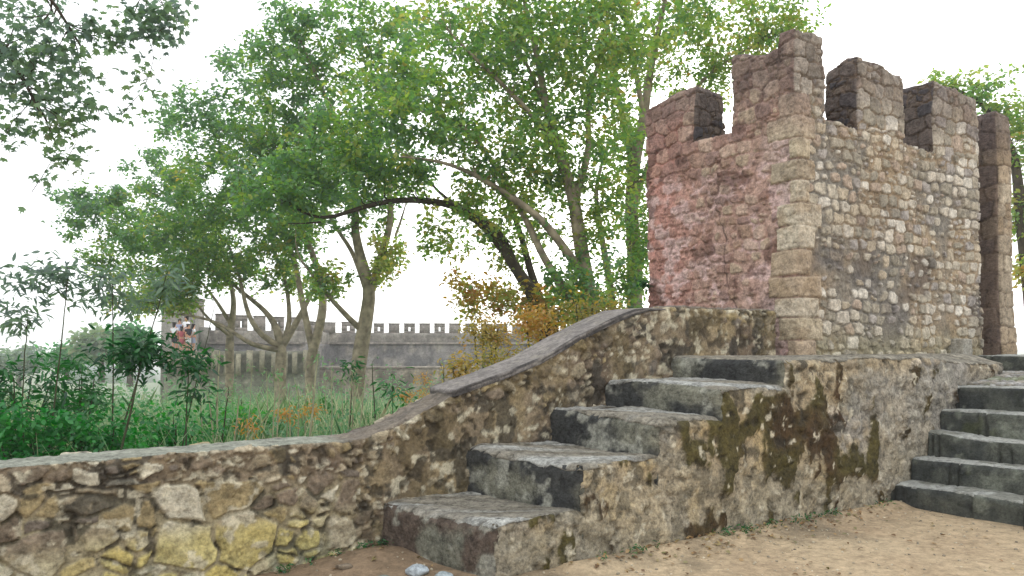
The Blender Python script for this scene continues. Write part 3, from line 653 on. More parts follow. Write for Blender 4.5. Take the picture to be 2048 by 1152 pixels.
# ------------------------------------------------------------------ people on the terrace
M_SKIN = plain_mat('skin', srgb(186, 138, 112), .6, .05); M_HAIR = plain_mat('dark_hair', srgb(38, 30, 28), .7, .1)
def cloth(name, r, g, b): return plain_mat(name, srgb(r, g, b), .9, .1, 4)
def skin_mesh(name, verts, edges, rad, mat, parent, root=0, sub=1):
    me = bpy.data.meshes.new(name); me.from_pydata(verts, edges, []); me.materials.append(mat)
    o = bpy.data.objects.new(name, me); SC.collection.objects.link(o); o.parent = parent
    md = o.modifiers.new('skin', 'SKIN'); md.use_smooth_shade = True
    for i, r in enumerate(rad):
        me.skin_vertices[0].data[i].radius = (r, r) if not isinstance(r, tuple) else r
        me.skin_vertices[0].data[i].use_root = (i == root)
    if sub: m2 = o.modifiers.new('sub', 'SUBSURF'); m2.levels = sub; m2.render_levels = sub
    return o
def person(loc, h, rz, label, top, bottom, skirt=False, arm=0., lean=0., hairlong=False):
    root = empty('person', tuple(loc)); root.rotation_euler = (0, 0, rz); tag(root, label, 'person', 'visitors standing on the terrace wall')
    k = h / 1.75 * .92
    V = [(0, 0, .95), (0, 0, 1.15), (0, .01, 1.38), (0, 0, 1.50), (0, -.01, 1.60), (0, 0, 1.70)]
    E = [(0, 1), (1, 2), (2, 3), (3, 4), (4, 5)]; R = [(.16, .11), (.14, .10), (.17, .11), .055, (.08, .095), (.065, .08)]
    def add(v, r, par): V.append(v); R.append(r); E.append((par, len(V) - 1)); return len(V) - 1
    for sx in (-1, 1):
        hip = add((.09 * sx, 0, .88), .095, 0); kn = add((.10 * sx, -.02, .48), .058, hip); an = add((.10 * sx, .01, .09), .036, kn); add((.11 * sx, -.13, .04), .035, an)
        sh = add((.19 * sx, 0, 1.40), .055, 2); a = arm if sx > 0 else arm * .4
        el = add(((.25 + .05 * a) * sx, -.02 - .1 * a, 1.12 + .08 * a), .040, sh); wr = add(((.26 - .1 * a) * sx, -.08 - .25 * a, .88 + .3 * a), .026, el)
        pm = add((V[wr][0], V[wr][1] - .01, V[wr][2] - .06), (.035, .018), wr)
        for j, ln in enumerate((.065, .078, .082, .07)):
            fx = (j - 1.5) * .02; f1 = add((V[pm][0] + fx, V[pm][1], V[pm][2] - .035 - ln * .5), .008, pm); add((V[f1][0], V[f1][1] - .015, V[f1][2] - ln * .5), .007, f1)
        add((V[pm][0] - .045 * sx, V[pm][1] - .02, V[pm][2] - .02), .009, pm)
    nose = add((0, -.10, 1.63), .012, 4)
    sc = lambda vs: [(x * k, y * k, z * k) for x, y, z in vs]
    skin_mesh('body', sc(V), E, [(r[0] * k, r[1] * k) if isinstance(r, tuple) else r * k for r in R], M_SKIN, root, sub=1)
    # hair, shirt, trousers or skirt as clothing shells
    hv = [(0, .03, 1.66), (0, .02, 1.74), (0, .06, 1.56)] + ([(0, .09, 1.42)] if hairlong else [])
    skin_mesh('hair', sc(hv), [(0, 1), (0, 2)] + ([(2, 3)] if hairlong else []), [.10 * k, .075 * k, .09 * k] + ([.07 * k] if hairlong else []), M_HAIR, root, sub=1)
    tv = [(0, 0, .94), (0, 0, 1.15), (0, .01, 1.38), (0, 0, 1.47)]; te = [(0, 1), (1, 2), (2, 3)]; tr = [(.18, .13), (.165, .125), (.195, .135), (.09, .08)]
    for sx in (-1, 1):
        tv.append((.20 * sx, 0, 1.40)); te.append((2, len(tv) - 1)); tr.append((.075, .075)); a = arm if sx > 0 else arm * .4
        tv.append(((.235 + .03 * a) * sx, -.01 - .06 * a, 1.24 + .05 * a)); te.append((len(tv) - 2, len(tv) - 1)); tr.append((.062, .062))
    skin_mesh('shirt', sc(tv), te, [(a * k, b * k) for a, b in tr], top, root, sub=1)
    if skirt:
        skin_mesh('skirt', sc([(0, 0, 1.0), (0, 0, .8), (0, 0, .52)]), [(0, 1), (1, 2)], [(.17 * k, .12 * k), (.21 * k, .16 * k), (.25 * k, .2 * k)], bottom, root, sub=1)
    else:
        bv = [(0, 0, .98)]; be = []; br = [(.175, .13)]
        for sx in (-1, 1):
            bv += [(.09 * sx, 0, .85), (.10 * sx, -.02, .52)]; n_ = len(bv); be += [(0, n_ - 2), (n_ - 2, n_ - 1)]; br += [(.11, .11), (.085, .085)]
        skin_mesh('trousers', sc(bv), be, [(a * k, b * k) for a, b in br], bottom, root, sub=1)
    return root
pc = dict(w=cloth('white_cloth', 226, 226, 230), b=cloth('dark_cloth', 34, 34, 46), r=cloth('red_cloth', 166, 84, 92), g=cloth('grey_blue_cloth', 150, 158, 186), m=cloth('maroon_cloth', 92, 46, 60))
def pp(px, Y, zf): return (*at(px, 690, Y)[:2], zf)
person(pp(349, 44.1, 1.25), 1.72, 2.9, 'dark-haired person in a white top and black shorts, leftmost of the group', pc['w'], pc['b'], hairlong=True)
person(pp(359, 44.9, 1.32), 1.86, .4, 'tall person in a grey-blue shirt at the back of the group', pc['g'], pc['b'], arm=.5)
person(pp(363.5, 44.0, 1.2), 1.52, 3.3, 'person in a red dress with long dark hair in the middle of the group', pc['r'], pc['r'], skirt=True, hairlong=True)
person(pp(372.5, 44.8, 1.42), 1.92, -.5, 'tall person in a white shirt behind the maroon skirt and the red dress', pc['w'], pc['m'], arm=.8)
person(pp(377, 43.95, 1.22), 1.65, 1.1, 'person in a black top and white trousers right of the red dress', pc['b'], pc['w'], arm=.3)
person(pp(387, 44.2, 1.2), 1.68, 2.2, 'dark-haired person in a white top, rightmost of the group', pc['w'], pc['g'], hairlong=True)

# ------------------------------------------------------------------ vegetation
def tubes(lines, nside=7):
    """lines: list of (points Nx3, radii N)"""
    Vs, Fs, off = [], [], 0
    for P_, R_ in lines:
        P_ = np.asarray(P_, float); R_ = np.asarray(R_, float)
        if len(P_) < 2: continue
        T = np.gradient(P_, axis=0); T /= np.linalg.norm(T, axis=1)[:, None] + 1e-9
        ref = np.array([.31, .17, .93]) if abs(T[0, 2]) < .9 else np.array([1., .1, 0])
        A = np.cross(T, ref); A /= np.linalg.norm(A, axis=1)[:, None] + 1e-9; B = np.cross(T, A)
        ns = nside if R_[0] > .03 else (5 if R_[0] > .012 else 3)
        th = np.arange(ns) / ns * 2 * math.pi
        ring = P_[:, None] + R_[:, None, None] * (np.cos(th)[None, :, None] * A[:, None] + np.sin(th)[None, :, None] * B[:, None])
        n = len(P_); g = off + np.arange(n * ns).reshape(n, ns)
        F_ = np.stack([g[:-1], np.roll(g, -1, 1)[:-1], np.roll(g, -1, 1)[1:], g[1:]], -1).reshape(-1, 4)
        Vs.append(ring.reshape(-1, 3)); Fs.append(F_); off += n * ns
    return np.concatenate(Vs), np.concatenate(Fs)
def smooth_line(P_, step):
    P_ = np.asarray(P_, float); n = len(P_)
    seg = np.linalg.norm(np.diff(P_[:, :3], axis=0), axis=1); L = np.concatenate([[0], np.cumsum(seg)])
    m = max(3, int(L[-1] / step) + 1); t = np.linspace(0, L[-1], m)
    Q_ = np.stack([np.interp(t, L, P_[:, c]) for c in range(P_.shape[1])], 1)
    for _ in range(3): Q_[1:-1] = .25 * Q_[:-2] + .5 * Q_[1:-1] + .25 * Q_[2:]
    return Q_
LOBED = np.array([[0, 0, 0], [-.22, .10, .03], [-.5, .28, -.05], [-.27, .42, .03], [-.33, .74, -.04], [-.1, .62, .02], [0, 1, -.12], [.1, .62, .02], [.33, .74, -.04], [.27, .42, .03], [.5, .28, -.05], [.22, .10, .03]])
LOBED[:, 1] -= .4
SIMPLE = np.array([[0, -.5, 0], [-.3, -.15, .08], [-.26, .2, .06], [0, .55, -.1], [.26, .2, .06], [.3, -.15, .08]])
LONG = np.array([[0, -.5, 0], [-.14, -.2, .03], [-.13, .15, .02], [0, .6, -.12], [.13, .15, .02], [.14, -.2, .03]])
def leaves(name, P_, size, mat, parent, tint, seed, shape=SIMPLE, up=.5, dirs=None):
    k = rs(seed); n = len(P_); ns = len(shape)
    nz = k.randn(n, 3); nz[:, 2] = np.abs(nz[:, 2]) + up * 1.6; nz /= np.linalg.norm(nz, axis=1)[:, None]
    y = k.randn(n, 3) if dirs is None else dirs + .35 * k.randn(n, 3)
    y = y - nz * (y * nz).sum(1)[:, None]; y /= np.linalg.norm(y, axis=1)[:, None] + 1e-9; x = np.cross(y, nz)
    sz = size * k.uniform(.6, 1.25, n)
    fold = k.uniform(.3, 2.2, n)
    V = P_[:, None] + sz[:, None, None] * (shape[None, :, 0, None] * x[:, None] + shape[None, :, 1, None] * y[:, None] + (shape[None, :, 2] * fold[:, None])[..., None] * nz[:, None])
    F_ = np.arange(n * ns).reshape(n, ns)
    return quads_obj(name, V.reshape(-1, 3), F_, mat, parent, tint=np.repeat(np.clip(tint, 0, 1), ns))

def tree(name, label, limbs, blobs, base, leafmat, bark, seed, leaf=.125, per=31, spread=.155, tw=.35, group=None, shape=SIMPLE, cat='tree', twr=.014, up=.4, wiggle=.10, droop=.0, dens=1., thin=1.):
    """limbs: polylines of (x,y,z,r). blobs: (centre, radii, count, tint). Twigs grow from the nearest wood towards points in the blobs."""
    k = rs(seed); root = empty(name, tuple(base)); tag(root, label, cat, group)
    lines = []; NP = []; NR = []; ND = []
    for l in limbs:
        Q_ = smooth_line(l, .25 if tw > .2 else .1); Q_[:, 3] *= thin
        Q_[1:, :3] += wiggle * .4 * np.cumsum(k.randn(len(Q_) - 1, 3), 0) / math.sqrt(len(Q_)) * .3
        lines.append((Q_[:, :3], Q_[:, 3])); NP.append(Q_[:, :3]); NR.append(Q_[:, 3])
        d = np.gradient(Q_[:, :3], axis=0); ND.append(d / (np.linalg.norm(d, axis=1)[:, None] + 1e-9))
    NP = np.concatenate(NP); NR = np.concatenate(NR); ND = np.concatenate(ND)
    at_, ti = [], []
    for c, r, n, t in blobs:
        n = max(1, int(n * dens + .5))
        p = k.randn(n, 3); p /= np.linalg.norm(p, axis=1)[:, None]; p *= k.rand(n)[:, None] ** (1 / 2.4)
        at_.append(np.array(c) + p * np.array(r)); ti.append(np.full(n, t))
    at_ = np.concatenate(at_); ti = np.concatenate(ti)
    d0 = np.array([np.min(((NP - a) ** 2).sum(1)) for a in at_]); order = np.argsort(d0)
    LP, LT, LD = [], [], []
    for a_i in order:
        a = at_[a_i]; df = a - NP; dd = np.sqrt((df ** 2).sum(1))
        cosang = (df * ND).sum(1) / (dd + 1e-6)
        cost = dd * (1.25 - .35 * cosang) + .25 * (NR < twr * 1.2); j = int(np.argmin(cost)); d = dd[j]
        m = max(3, int(d / tw) + 2); t = np.linspace(0, 1, m)[:, None]
        p0 = NP[j]; p1 = p0 + ND[j] * d * .35 + np.array([0, 0, .12 * d]); path_ = (1 - t) ** 2 * p0 + 2 * t * (1 - t) * p1 + t * t * a
        path_[1:] += wiggle * d * .5 * k.randn(m - 1, 3) * t[1:] * .35
        if droop: path_[:, 2] -= droop * (t[:, 0] ** 2) * min(d, 1)
        r0 = min(NR[j] * .7, twr + .011 * d * (tw / .35)); rr = r0 + (twr * .45 - r0) * t[:, 0]
        lines.append((path_, rr)); NP = np.concatenate([NP, path_[1:]]); NR = np.concatenate([NR, rr[1:]])
        g = np.gradient(path_, axis=0); g /= np.linalg.norm(g, axis=1)[:, None] + 1e-9; ND = np.concatenate([ND, g[1:]])
        n = max(3, int(per * k.uniform(.5, 1.4))); u = np.clip(1 - np.abs(k.randn(n)) * .35, .1, 1) * (m - 1); i0 = np.minimum(u.astype(int), m - 2); f = (u - i0)[:, None]
        base_ = path_[i0] * (1 - f) + path_[i0 + 1] * f; ofs = k.randn(n, 3) * spread; ofs[:, 2] *= .75
        LP.append(base_ + ofs); LD.append(ofs + np.array([0, 0, -.08])); cl = k.randn() * .1
        LT.append(ti[a_i] + cl + .10 * k.randn(n))
    V, F_ = tubes(lines); quads_obj('trunk', V, F_, bark, root, smooth=True)
    LP = np.concatenate(LP); LT = np.concatenate(LT); LD = np.concatenate(LD)
    LD /= np.linalg.norm(LD, axis=1)[:, None] + 1e-9
    leaves('crown', LP, leaf, leafmat, root, LT, seed + 1, shape, up, dirs=LD)
    return root
def limb(Y, pts, dy=0.):
    """pts: (px, py, radius_m[, extra depth])"""
    out = []
    for p in pts:
        y = Y + (p[3] if len(p) > 3 else 0); w_ = at(p[0], p[1], y); out.append((*w_, p[2]))
    return out
def blob(px, py, rx, ry, Y, ry_m, n, t):
    c = at(px, py, Y); k = Y / 1607; return (c, (rx * k, ry_m, ry * k), n, t)

litter()
# --- big plane tree behind the parapet (two stems from one stool and a leaning low bough)
Y = 17.
Lm = [limb(Y, [(1200, 860, .30), (1195, 700, .26), (1180, 600, .22), (1160, 480, .19), (1150, 400, .17), (1120, 300, .14), (1095, 220, .11), (1080, 120, .09), (1050, 0, .06), (1040, -120, .03)]),
      limb(Y, [(1150, 400, .12), (1180, 300, .09, .3), (1175, 200, .07, .6), (1210, 80, .05, .8), (1230, -60, .03, 1)]),
      limb(Y, [(1120, 300, .09), (1060, 220, .07, -.5), (980, 140, .05, -.8), (900, 60, .03, -1)]),
      limb(Y, [(1095, 220, .07), (1060, 130, .05, .5), (1000, 30, .03, .8)]),
      limb(Y, [(1175, 560, .13), (1080, 430, .10, -.5), (1010, 385, .08, -.9), (950, 345, .06, -1.2), (880, 318, .04, -1.4), (800, 310, .02, -1.5)]),
      limb(Y, [(1170, 640, .15), (1090, 520, .10, -.2), (1040, 410, .08, -.3), (985, 320, .06, -.4), (930, 245, .045, -.6), (850, 215, .03, -.8), (760, 215, .015, -.9)])]
b = [blob(1100, 60, 190, 130, Y, 2.2, 150, .30), blob(940, 130, 170, 120, Y, 2., 120, .26), blob(1130, 260, 170, 110, Y, 2., 110, .32), blob(860, 250, 130, 100, Y - 1, 1.5, 75, .25),
     blob(1240, 90, 110, 110, Y + .6, 1.5, 60, .36), blob(1160, 550, 70, 90, Y - .5, .9, 40, .22), blob(1020, 310, 110, 70, Y - .8, 1.2, 45, .32), blob(1040, -40, 320, 90, Y, 2.5, 110, .34), blob(1080, 400, 110, 90, Y + .5, 1.3, 42, .36), blob(960, 400, 90, 60, Y, 1., 26, .36), blob(1210, 420, 70, 90, Y, 1., 36, .34), blob(780, 200, 90, 80, Y, 1.4, 36, .26)]
tree('plane_tree', 'tall green plane tree with two upright forked stems above the sloping parapet', Lm, b, at(1200, 860, Y), M_LEAF, M_BARK, 11, dens=1.05, thin=0.8)
# --- the tree with the long arching bough that reaches left
Y = 18.5
Lm = [limb(Y, [(1130, 870, .30), (1115, 700, .26), (1075, 600, .21), (1040, 550, .17), (1010, 500, .14), (960, 440, .12), (900, 405, .10, -.4), (830, 398, .085, -.8), (770, 400, .07, -1.2), (700, 420, .055, -1.5), (640, 443, .045, -1.8), (600, 425, .03, -2), (560, 395, .02, -2.1)]),
      limb(Y, [(1040, 550, .12), (1000, 460, .09, .3), (950, 420, .07, .4), (890, 400, .05, .5), (850, 350, .03, .6)]),
      limb(Y, [(1100, 660, .15), (1060, 540, .11, .5), (1040, 460, .09, .7), (1010, 380, .06, 1.), (980, 330, .04, 1.2)]),
      limb(Y, [(640, 443, .03, -1.8), (610, 455, .02, -1.9), (575, 445, .012, -2)])]
b = [blob(560, 370, 110, 70, Y - 2, 1.2, 75, .2), blob(690, 340, 100, 60, Y - 1.5, 1.2, 55, .2), blob(800, 350, 80, 45, Y - 1, 1., 35, .25), blob(960, 590, 80, 50, Y, .9, 34, .68), blob(1080, 610, 90, 70, Y, 1., 55, .62),
     blob(900, 470, 80, 60, Y, .9, 22, .42), blob(1010, 460, 90, 90, Y + .5, 1., 32, .4), blob(1180, 620, 90, 60, Y - .5, .8, 40, .58), blob(700, 250, 100, 70, Y - 1.5, 1.2, 45, .22)]
tree('plane_tree', 'leaning plane tree whose long dark bough arches left, with orange leaves low down', Lm, b, at(1130, 870, Y), M_LEAF, M_BARKD, 12, dens=1.05, thin=0.82)
# --- right hand plane tree beside the tower
Y = 20.
Lm = [limb(Y, [(1268, 860, .30), (1268, 640, .26), (1270, 520, .24), (1262, 420, .22), (1268, 330, .2), (1290, 230, .16), (1300, 150, .12), (1320, 60, .09), (1345, -60, .06), (1360, -160, .03)]),
      limb(Y, [(1268, 330, .12), (1245, 230, .09, .4), (1230, 130, .07, .6), (1215, 20, .04, .8)]),
      limb(Y, [(1290, 230, .10), (1270, 110, .07, -.4), (1255, 0, .04, -.6)]),
      limb(Y, [(1262, 420, .1), (1320, 270, .07, -.3), (1400, 160, .05, -.5), (1480, 100, .035, -.6), (1560, 60, .02, -.7)]),
      limb(Y, [(1235, 860, .16), (1225, 600, .13), (1205, 480, .10), (1190, 380, .07, .5), (1215, 290, .04, .8)])]
b = [blob(1330, 60, 140, 110, Y, 2., 85, .34), blob(1470, 70, 130, 80, Y - .5, 1.6, 70, .38), blob(1560, 40, 90, 60, Y - .6, 1.2, 34, .36), blob(1400, 180, 70, 70, Y, 1.2, 26, .38), blob(1250, 300, 70, 110, Y, 1.2, 45, .32),
     blob(1265, 520, 50, 120, Y - 1, .9, 55, .28), blob(1290, 430, 40, 90, Y - .5, .7, 22, .3), blob(1400, -40, 240, 70, Y, 2, 60, .34)]
tree('plane_tree', 'plane tree with a straight pale trunk close to the left edge of the crenellated tower', Lm, b, at(1268, 860, Y), M_LEAF, M_BARK, 13, dens=1.05, thin=0.8)
# --- forked middle tree in front of the far wall
Y = 23.
Lm = [limb(Y, [(712, 880, .20), (716, 740, .26), (722, 700, .27), (732, 640, .24), (742, 580, .21), (722, 520, .17), (708, 460, .14), (712, 380, .11), (690, 280, .09), (640, 170, .06), (600, 80, .03)]),
      limb(Y, [(742, 580, .16), (765, 500, .13), (782, 440, .11), (775, 360, .08), (800, 270, .06), (810, 180, .04)]),
      limb(Y, [(735, 590, .10), (705, 500, .08, .5), (668, 450, .06, .8), (630, 380, .04, 1), (600, 300, .03, 1.3)]),
      limb(Y, [(722, 660, .11), (690, 630, .09, -.4), (662, 598, .08, -.6), (640, 570, .06, -.8), (600, 520, .04, -1)]),
      limb(Y, [(790, 470, .05), (805, 430, .035, .3), (812, 400, .02, .4)])]
b = [blob(680, 140, 130, 110, Y, 2.4, 95, .22), blob(560, 170, 90, 100, Y, 2., 60, .14), blob(620, 290, 120, 80, Y, 2., 85, .25), blob(760, 330, 80, 90, Y, 1.6, 50, .25), blob(770, 520, 45, 50, Y - .5, .9, 24, .48),
     blob(540, 300, 90, 80, Y, 1.8, 60, .18), blob(640, 560, 60, 40, Y - .8, 1., 22, .36), blob(790, 110, 100, 100, Y + .5, 2, 60, .25), blob(740, 420, 50, 40, Y, 1., 18, .3), blob(700, 20, 150, 60, Y, 2, 45, .2), blob(560, 60, 80, 50, Y, 1.6, 30, .1), blob(640, 400, 90, 70, Y - 1, 1.4, 50, .24)]
tree('plane_tree', 'grey plane tree forking low in front of the crenellated castle wall, centre left', Lm, b, at(712, 880, Y), M_LEAF, M_BARK, 14, dens=1.1, thin=0.85, leaf=.15)
# --- left double stem
Y = 24.5
Lm = [limb(Y, [(622, 850, .18), (620, 730, .20), (628, 690, .19), (642, 650, .18), (648, 600, .16), (636, 540, .13), (610, 470, .1), (570, 400, .07), (520, 330, .04)]),
      limb(Y, [(626, 700, .15), (612, 640, .13), (600, 590, .12), (588, 520, .10), (560, 450, .07), (510, 380, .05), (450, 320, .03)]),
      limb(Y, [(588, 520, .06), (600, 440, .05, .5), (590, 350, .03, .8)])]
b = [blob(520, 440, 110, 90, Y, 2., 85, .22), blob(420, 370, 110, 80, Y, 2., 80, .2), blob(460, 260, 90, 70, Y, 1.8, 46, .12), blob(600, 470, 60, 60, Y - .5, 1.2, 36, .28), blob(380, 220, 90, 60, Y, 1.4, 34, .05), blob(470, 130, 80, 60, Y, 1.4, 26, .05), blob(360, 460, 80, 60, Y, 1.5, 45, .24)]
tree('plane_tree', 'double-stemmed plane tree left of the forked grey one, in front of the far wall', Lm, b, at(622, 850, Y), M_LEAF, M_BARK, 15, dens=1.1, thin=0.78, leaf=.15)
# --- low spreading tree with many arms
Y = 26.
Lm = [limb(Y, [(565, 850, .22), (562, 720, .24), (566, 690, .22), (548, 640, .12), (525, 615, .10), (490, 590, .08), (455, 560, .06), (400, 530, .03)]),
      limb(Y, [(566, 690, .16), (590, 650, .13), (606, 620, .11), (625, 580, .08), (650, 540, .05)]),
      limb(Y, [(566, 690, .13), (580, 650, .11), (578, 610, .09), (570, 560, .07), (545, 500, .05)]),
      limb(Y, [(562, 695, .14), (520, 670, .11, -.5), (498, 640, .10, -.6), (485, 590, .08, -.7), (478, 550, .06, -.8), (455, 490, .04, -.9)]),
      limb(Y, [(562, 700, .12), (500, 690, .09, -.8), (455, 655, .07, -1), (410, 635, .06, -1), (365, 628, .04, -1.2), (330, 625, .02, -1.3)])]
b = [blob(500, 520, 110, 60, Y, 2., 70, .26), blob(390, 540, 90, 60, Y - .5, 1.8, 70, .3), blob(590, 560, 70, 40, Y, 1.4, 30, .34), blob(330, 590, 60, 50, Y - 1, 1.4, 55, .36), blob(300, 500, 80, 60, Y, 1.6, 50, .22)]
tree('plane_tree', 'low spreading plane tree with a fan of thin arms before the far merlons', Lm, b, at(565, 850, Y), M_LEAF, M_BARK, 16, dens=1.1, thin=0.78, leaf=.15)
# --- leftmost plane tree
Y = 28.
Lm = [limb(Y, [(462, 830, .20), (460, 700, .20), (462, 650, .16), (470, 610, .12), (460, 560, .09), (420, 480, .07), (360, 420, .05), (290, 380, .03)]),
      limb(Y, [(462, 650, .10), (445, 620, .08), (420, 585, .06), (380, 540, .04), (300, 500, .03), (230, 470, .02)]),
      limb(Y, [(460, 672, .09), (440, 655, .07, -.6), (415, 640, .06, -.8), (390, 600, .05, -.9)])]
b = [blob(300, 440, 120, 80, Y, 2.4, 95, .2), blob(190, 410, 80, 50, Y, 1.8, 42, .1), blob(230, 530, 70, 60, Y, 1.6, 44, .3), blob(330, 350, 80, 60, Y, 1.8, 46, .16), blob(270, 600, 60, 40, Y - .5, 1.2, 30, .36), blob(400, 460, 80, 60, Y, 1.6, 40, .24), blob(140, 460, 40, 40, Y, 1., 12, .1), blob(150, 390, 60, 30, Y, 1, 14, .1), blob(330, 250, 60, 60, Y, 1.2, 20, .05)]
tree('plane_tree', 'leftmost plane tree whose low crown reaches out over the garden', Lm, b, at(462, 830, Y), M_LEAF, M_BARK, 17, dens=1.1, thin=0.78, leaf=.15)

# --- near branch hanging in at the top left corner: a tree standing left of the view
Y = 9.
Lm = [[(-9.2, 9.5, -.3, .28), (-9.0, 9.4, 2, .25), (-8.6, 9.2, 4.2, .2), (-8.0, 9, 6.2, .14), (-7.0, 9, 7.2, .08), (-5.8, 9, 7.0, .05), (-4.6, 9, 6.3, .03), (-4.1, 9, 5.7, .012)],
      [(-8.6, 9.2, 4.2, .1), (-7.6, 9, 5.0, .07), (-6.6, 9, 5.2, .05), (-5.7, 9, 4.9, .03), (-5.3, 8.9, 4.2, .012)],
      [(-7.0, 9, 7.2, .05), (-6.0, 9, 6.2, .035), (-5.2, 9, 5.5, .02), (-4.9, 9, 5.0, .01)]]
b = [blob(60, 60, 120, 80, Y, .6, 18, .3), blob(40, 160, 60, 50, Y, .5, 7, .3), blob(120, 130, 90, 60, Y, .5, 10, .4), blob(240, 30, 110, 40, Y, .5, 12, .4), blob(340, 20, 60, 30, Y, .4, 6, .4), blob(120, 330, 50, 30, Y, .3, 4, .5), blob(20, 240, 40, 30, Y, .3, 4, .5), blob(200, 90, 50, 60, Y, .4, 5, .4), blob(310, 60, 40, 40, Y, .3, 5, .3), blob(160, 215, 70, 40, Y, .4, 8, .4),
     blob(130, 255, 60, 40, Y, .3, 6, .6), blob(270, 165, 35, 30, Y, .3, 3, .5), blob(60, 365, 16, 16, Y, .15, 1, .6), blob(20, 280, 30, 25, Y, .3, 3, .4), blob(-80, 100, 120, 120, Y, .8, 22, .3), blob(100, -60, 260, 60, Y, .8, 26, .3)]
tree('plane_tree', 'near plane branch with large dark leaves hanging into the top left corner', Lm, b, (-9.2, 9.5, -.3), M_LEAFB, M_BARKD, 18, leaf=.105, per=18, spread=.12, tw=.2, shape=LOBED, twr=.012, droop=.15)
# --- trees behind the tower, right
Y = 22.
Lm = [limb(Y, [(2075, 760, .25), (2065, 600, .2), (2050, 450, .17), (2040, 320, .12), (2010, 240, .08), (1960, 190, .05), (1890, 160, .03)]), limb(Y, [(2050, 450, .1), (2090, 300, .08), (2120, 150, .05)])]
b = [blob(2040, 270, 60, 80, Y, 1.3, 42, .34), blob(1900, 170, 50, 45, Y, .8, 18, .36), blob(1990, 180, 60, 60, Y, 1., 26, .34), blob(2060, 430, 50, 60, Y, 1., 30, .4), blob(2060, 540, 40, 50, Y, .8, 18, .6), blob(2120, 250, 80, 120, Y, 1.5, 60, .34)]
tree('plane_tree', 'plane tree behind the dark pillar at the right edge of the photo', Lm, b, at(2075, 760, Y), M_LEAF, M_BARKD, 19, leaf=.14)

# --- distant round trees and a white building far left
def round_tree(px, py, rx, ry, Y, n, mat, lab, seed, ti=.3):
    tree('round_tree', lab, [limb(Y, [(px, py + ry * 2.2, .3), (px, py + ry, .25), (px - 3, py, .15), (px + 4, py - ry * .5, .06)])], [blob(px, py, rx, ry, Y, rx * Y / 1607, n, ti)], at(px, py + ry * 2.2, Y), mat, M_BARKD, seed, leaf=.5, per=40, spread=.55, tw=.8, group='distant trees below the castle')
round_tree(205, 690, 45, 34, 75, 60, M_LEAFB, 'hazy round tree beyond the garden, left of the paler one', 31, .6)
round_tree(262, 690, 38, 38, 70, 55, M_LEAFV, 'round bright green tree beyond the garden, nearest the far wall', 32)
round_tree(40, 720, 60, 26, 90, 50, M_LEAFB, 'low bluish tree on the horizon at the left edge', 33, .4)
round_tree(135, 716, 40, 20, 85, 40, M_LEAFV, 'small distant tree left of the hazy round one', 34)
bd = tag(empty('building', tuple(at(245, 735, 95))), 'distant white building with a low grey roof left of the far wall', 'building')
m = MB(); p = at(235, 722, 95); m.box((p[0], p[1], p[2] - .6), (4.2, 3, 1.9), (1, 0)); m.build('wall', plain_mat('white_render', C(214, 218, 222), .8, .05), bd)
m = MB(); m.box((p[0], p[1], p[2] + 1.45), (4.5, 3.3, .14), (1, 0)); m.build('roof', plain_mat('grey_roof', C(150, 156, 164), .8, .1), bd)
for dx in (-3, -1.2, .6, 2.4):
    m = MB(); m.box((p[0] + dx, p[1] - 3.02, p[2] + .2), (.4, .06, .6), (1, 0)); m.build('window', plain_mat('window_glass', C(70, 84, 96), .2, .05), bd)

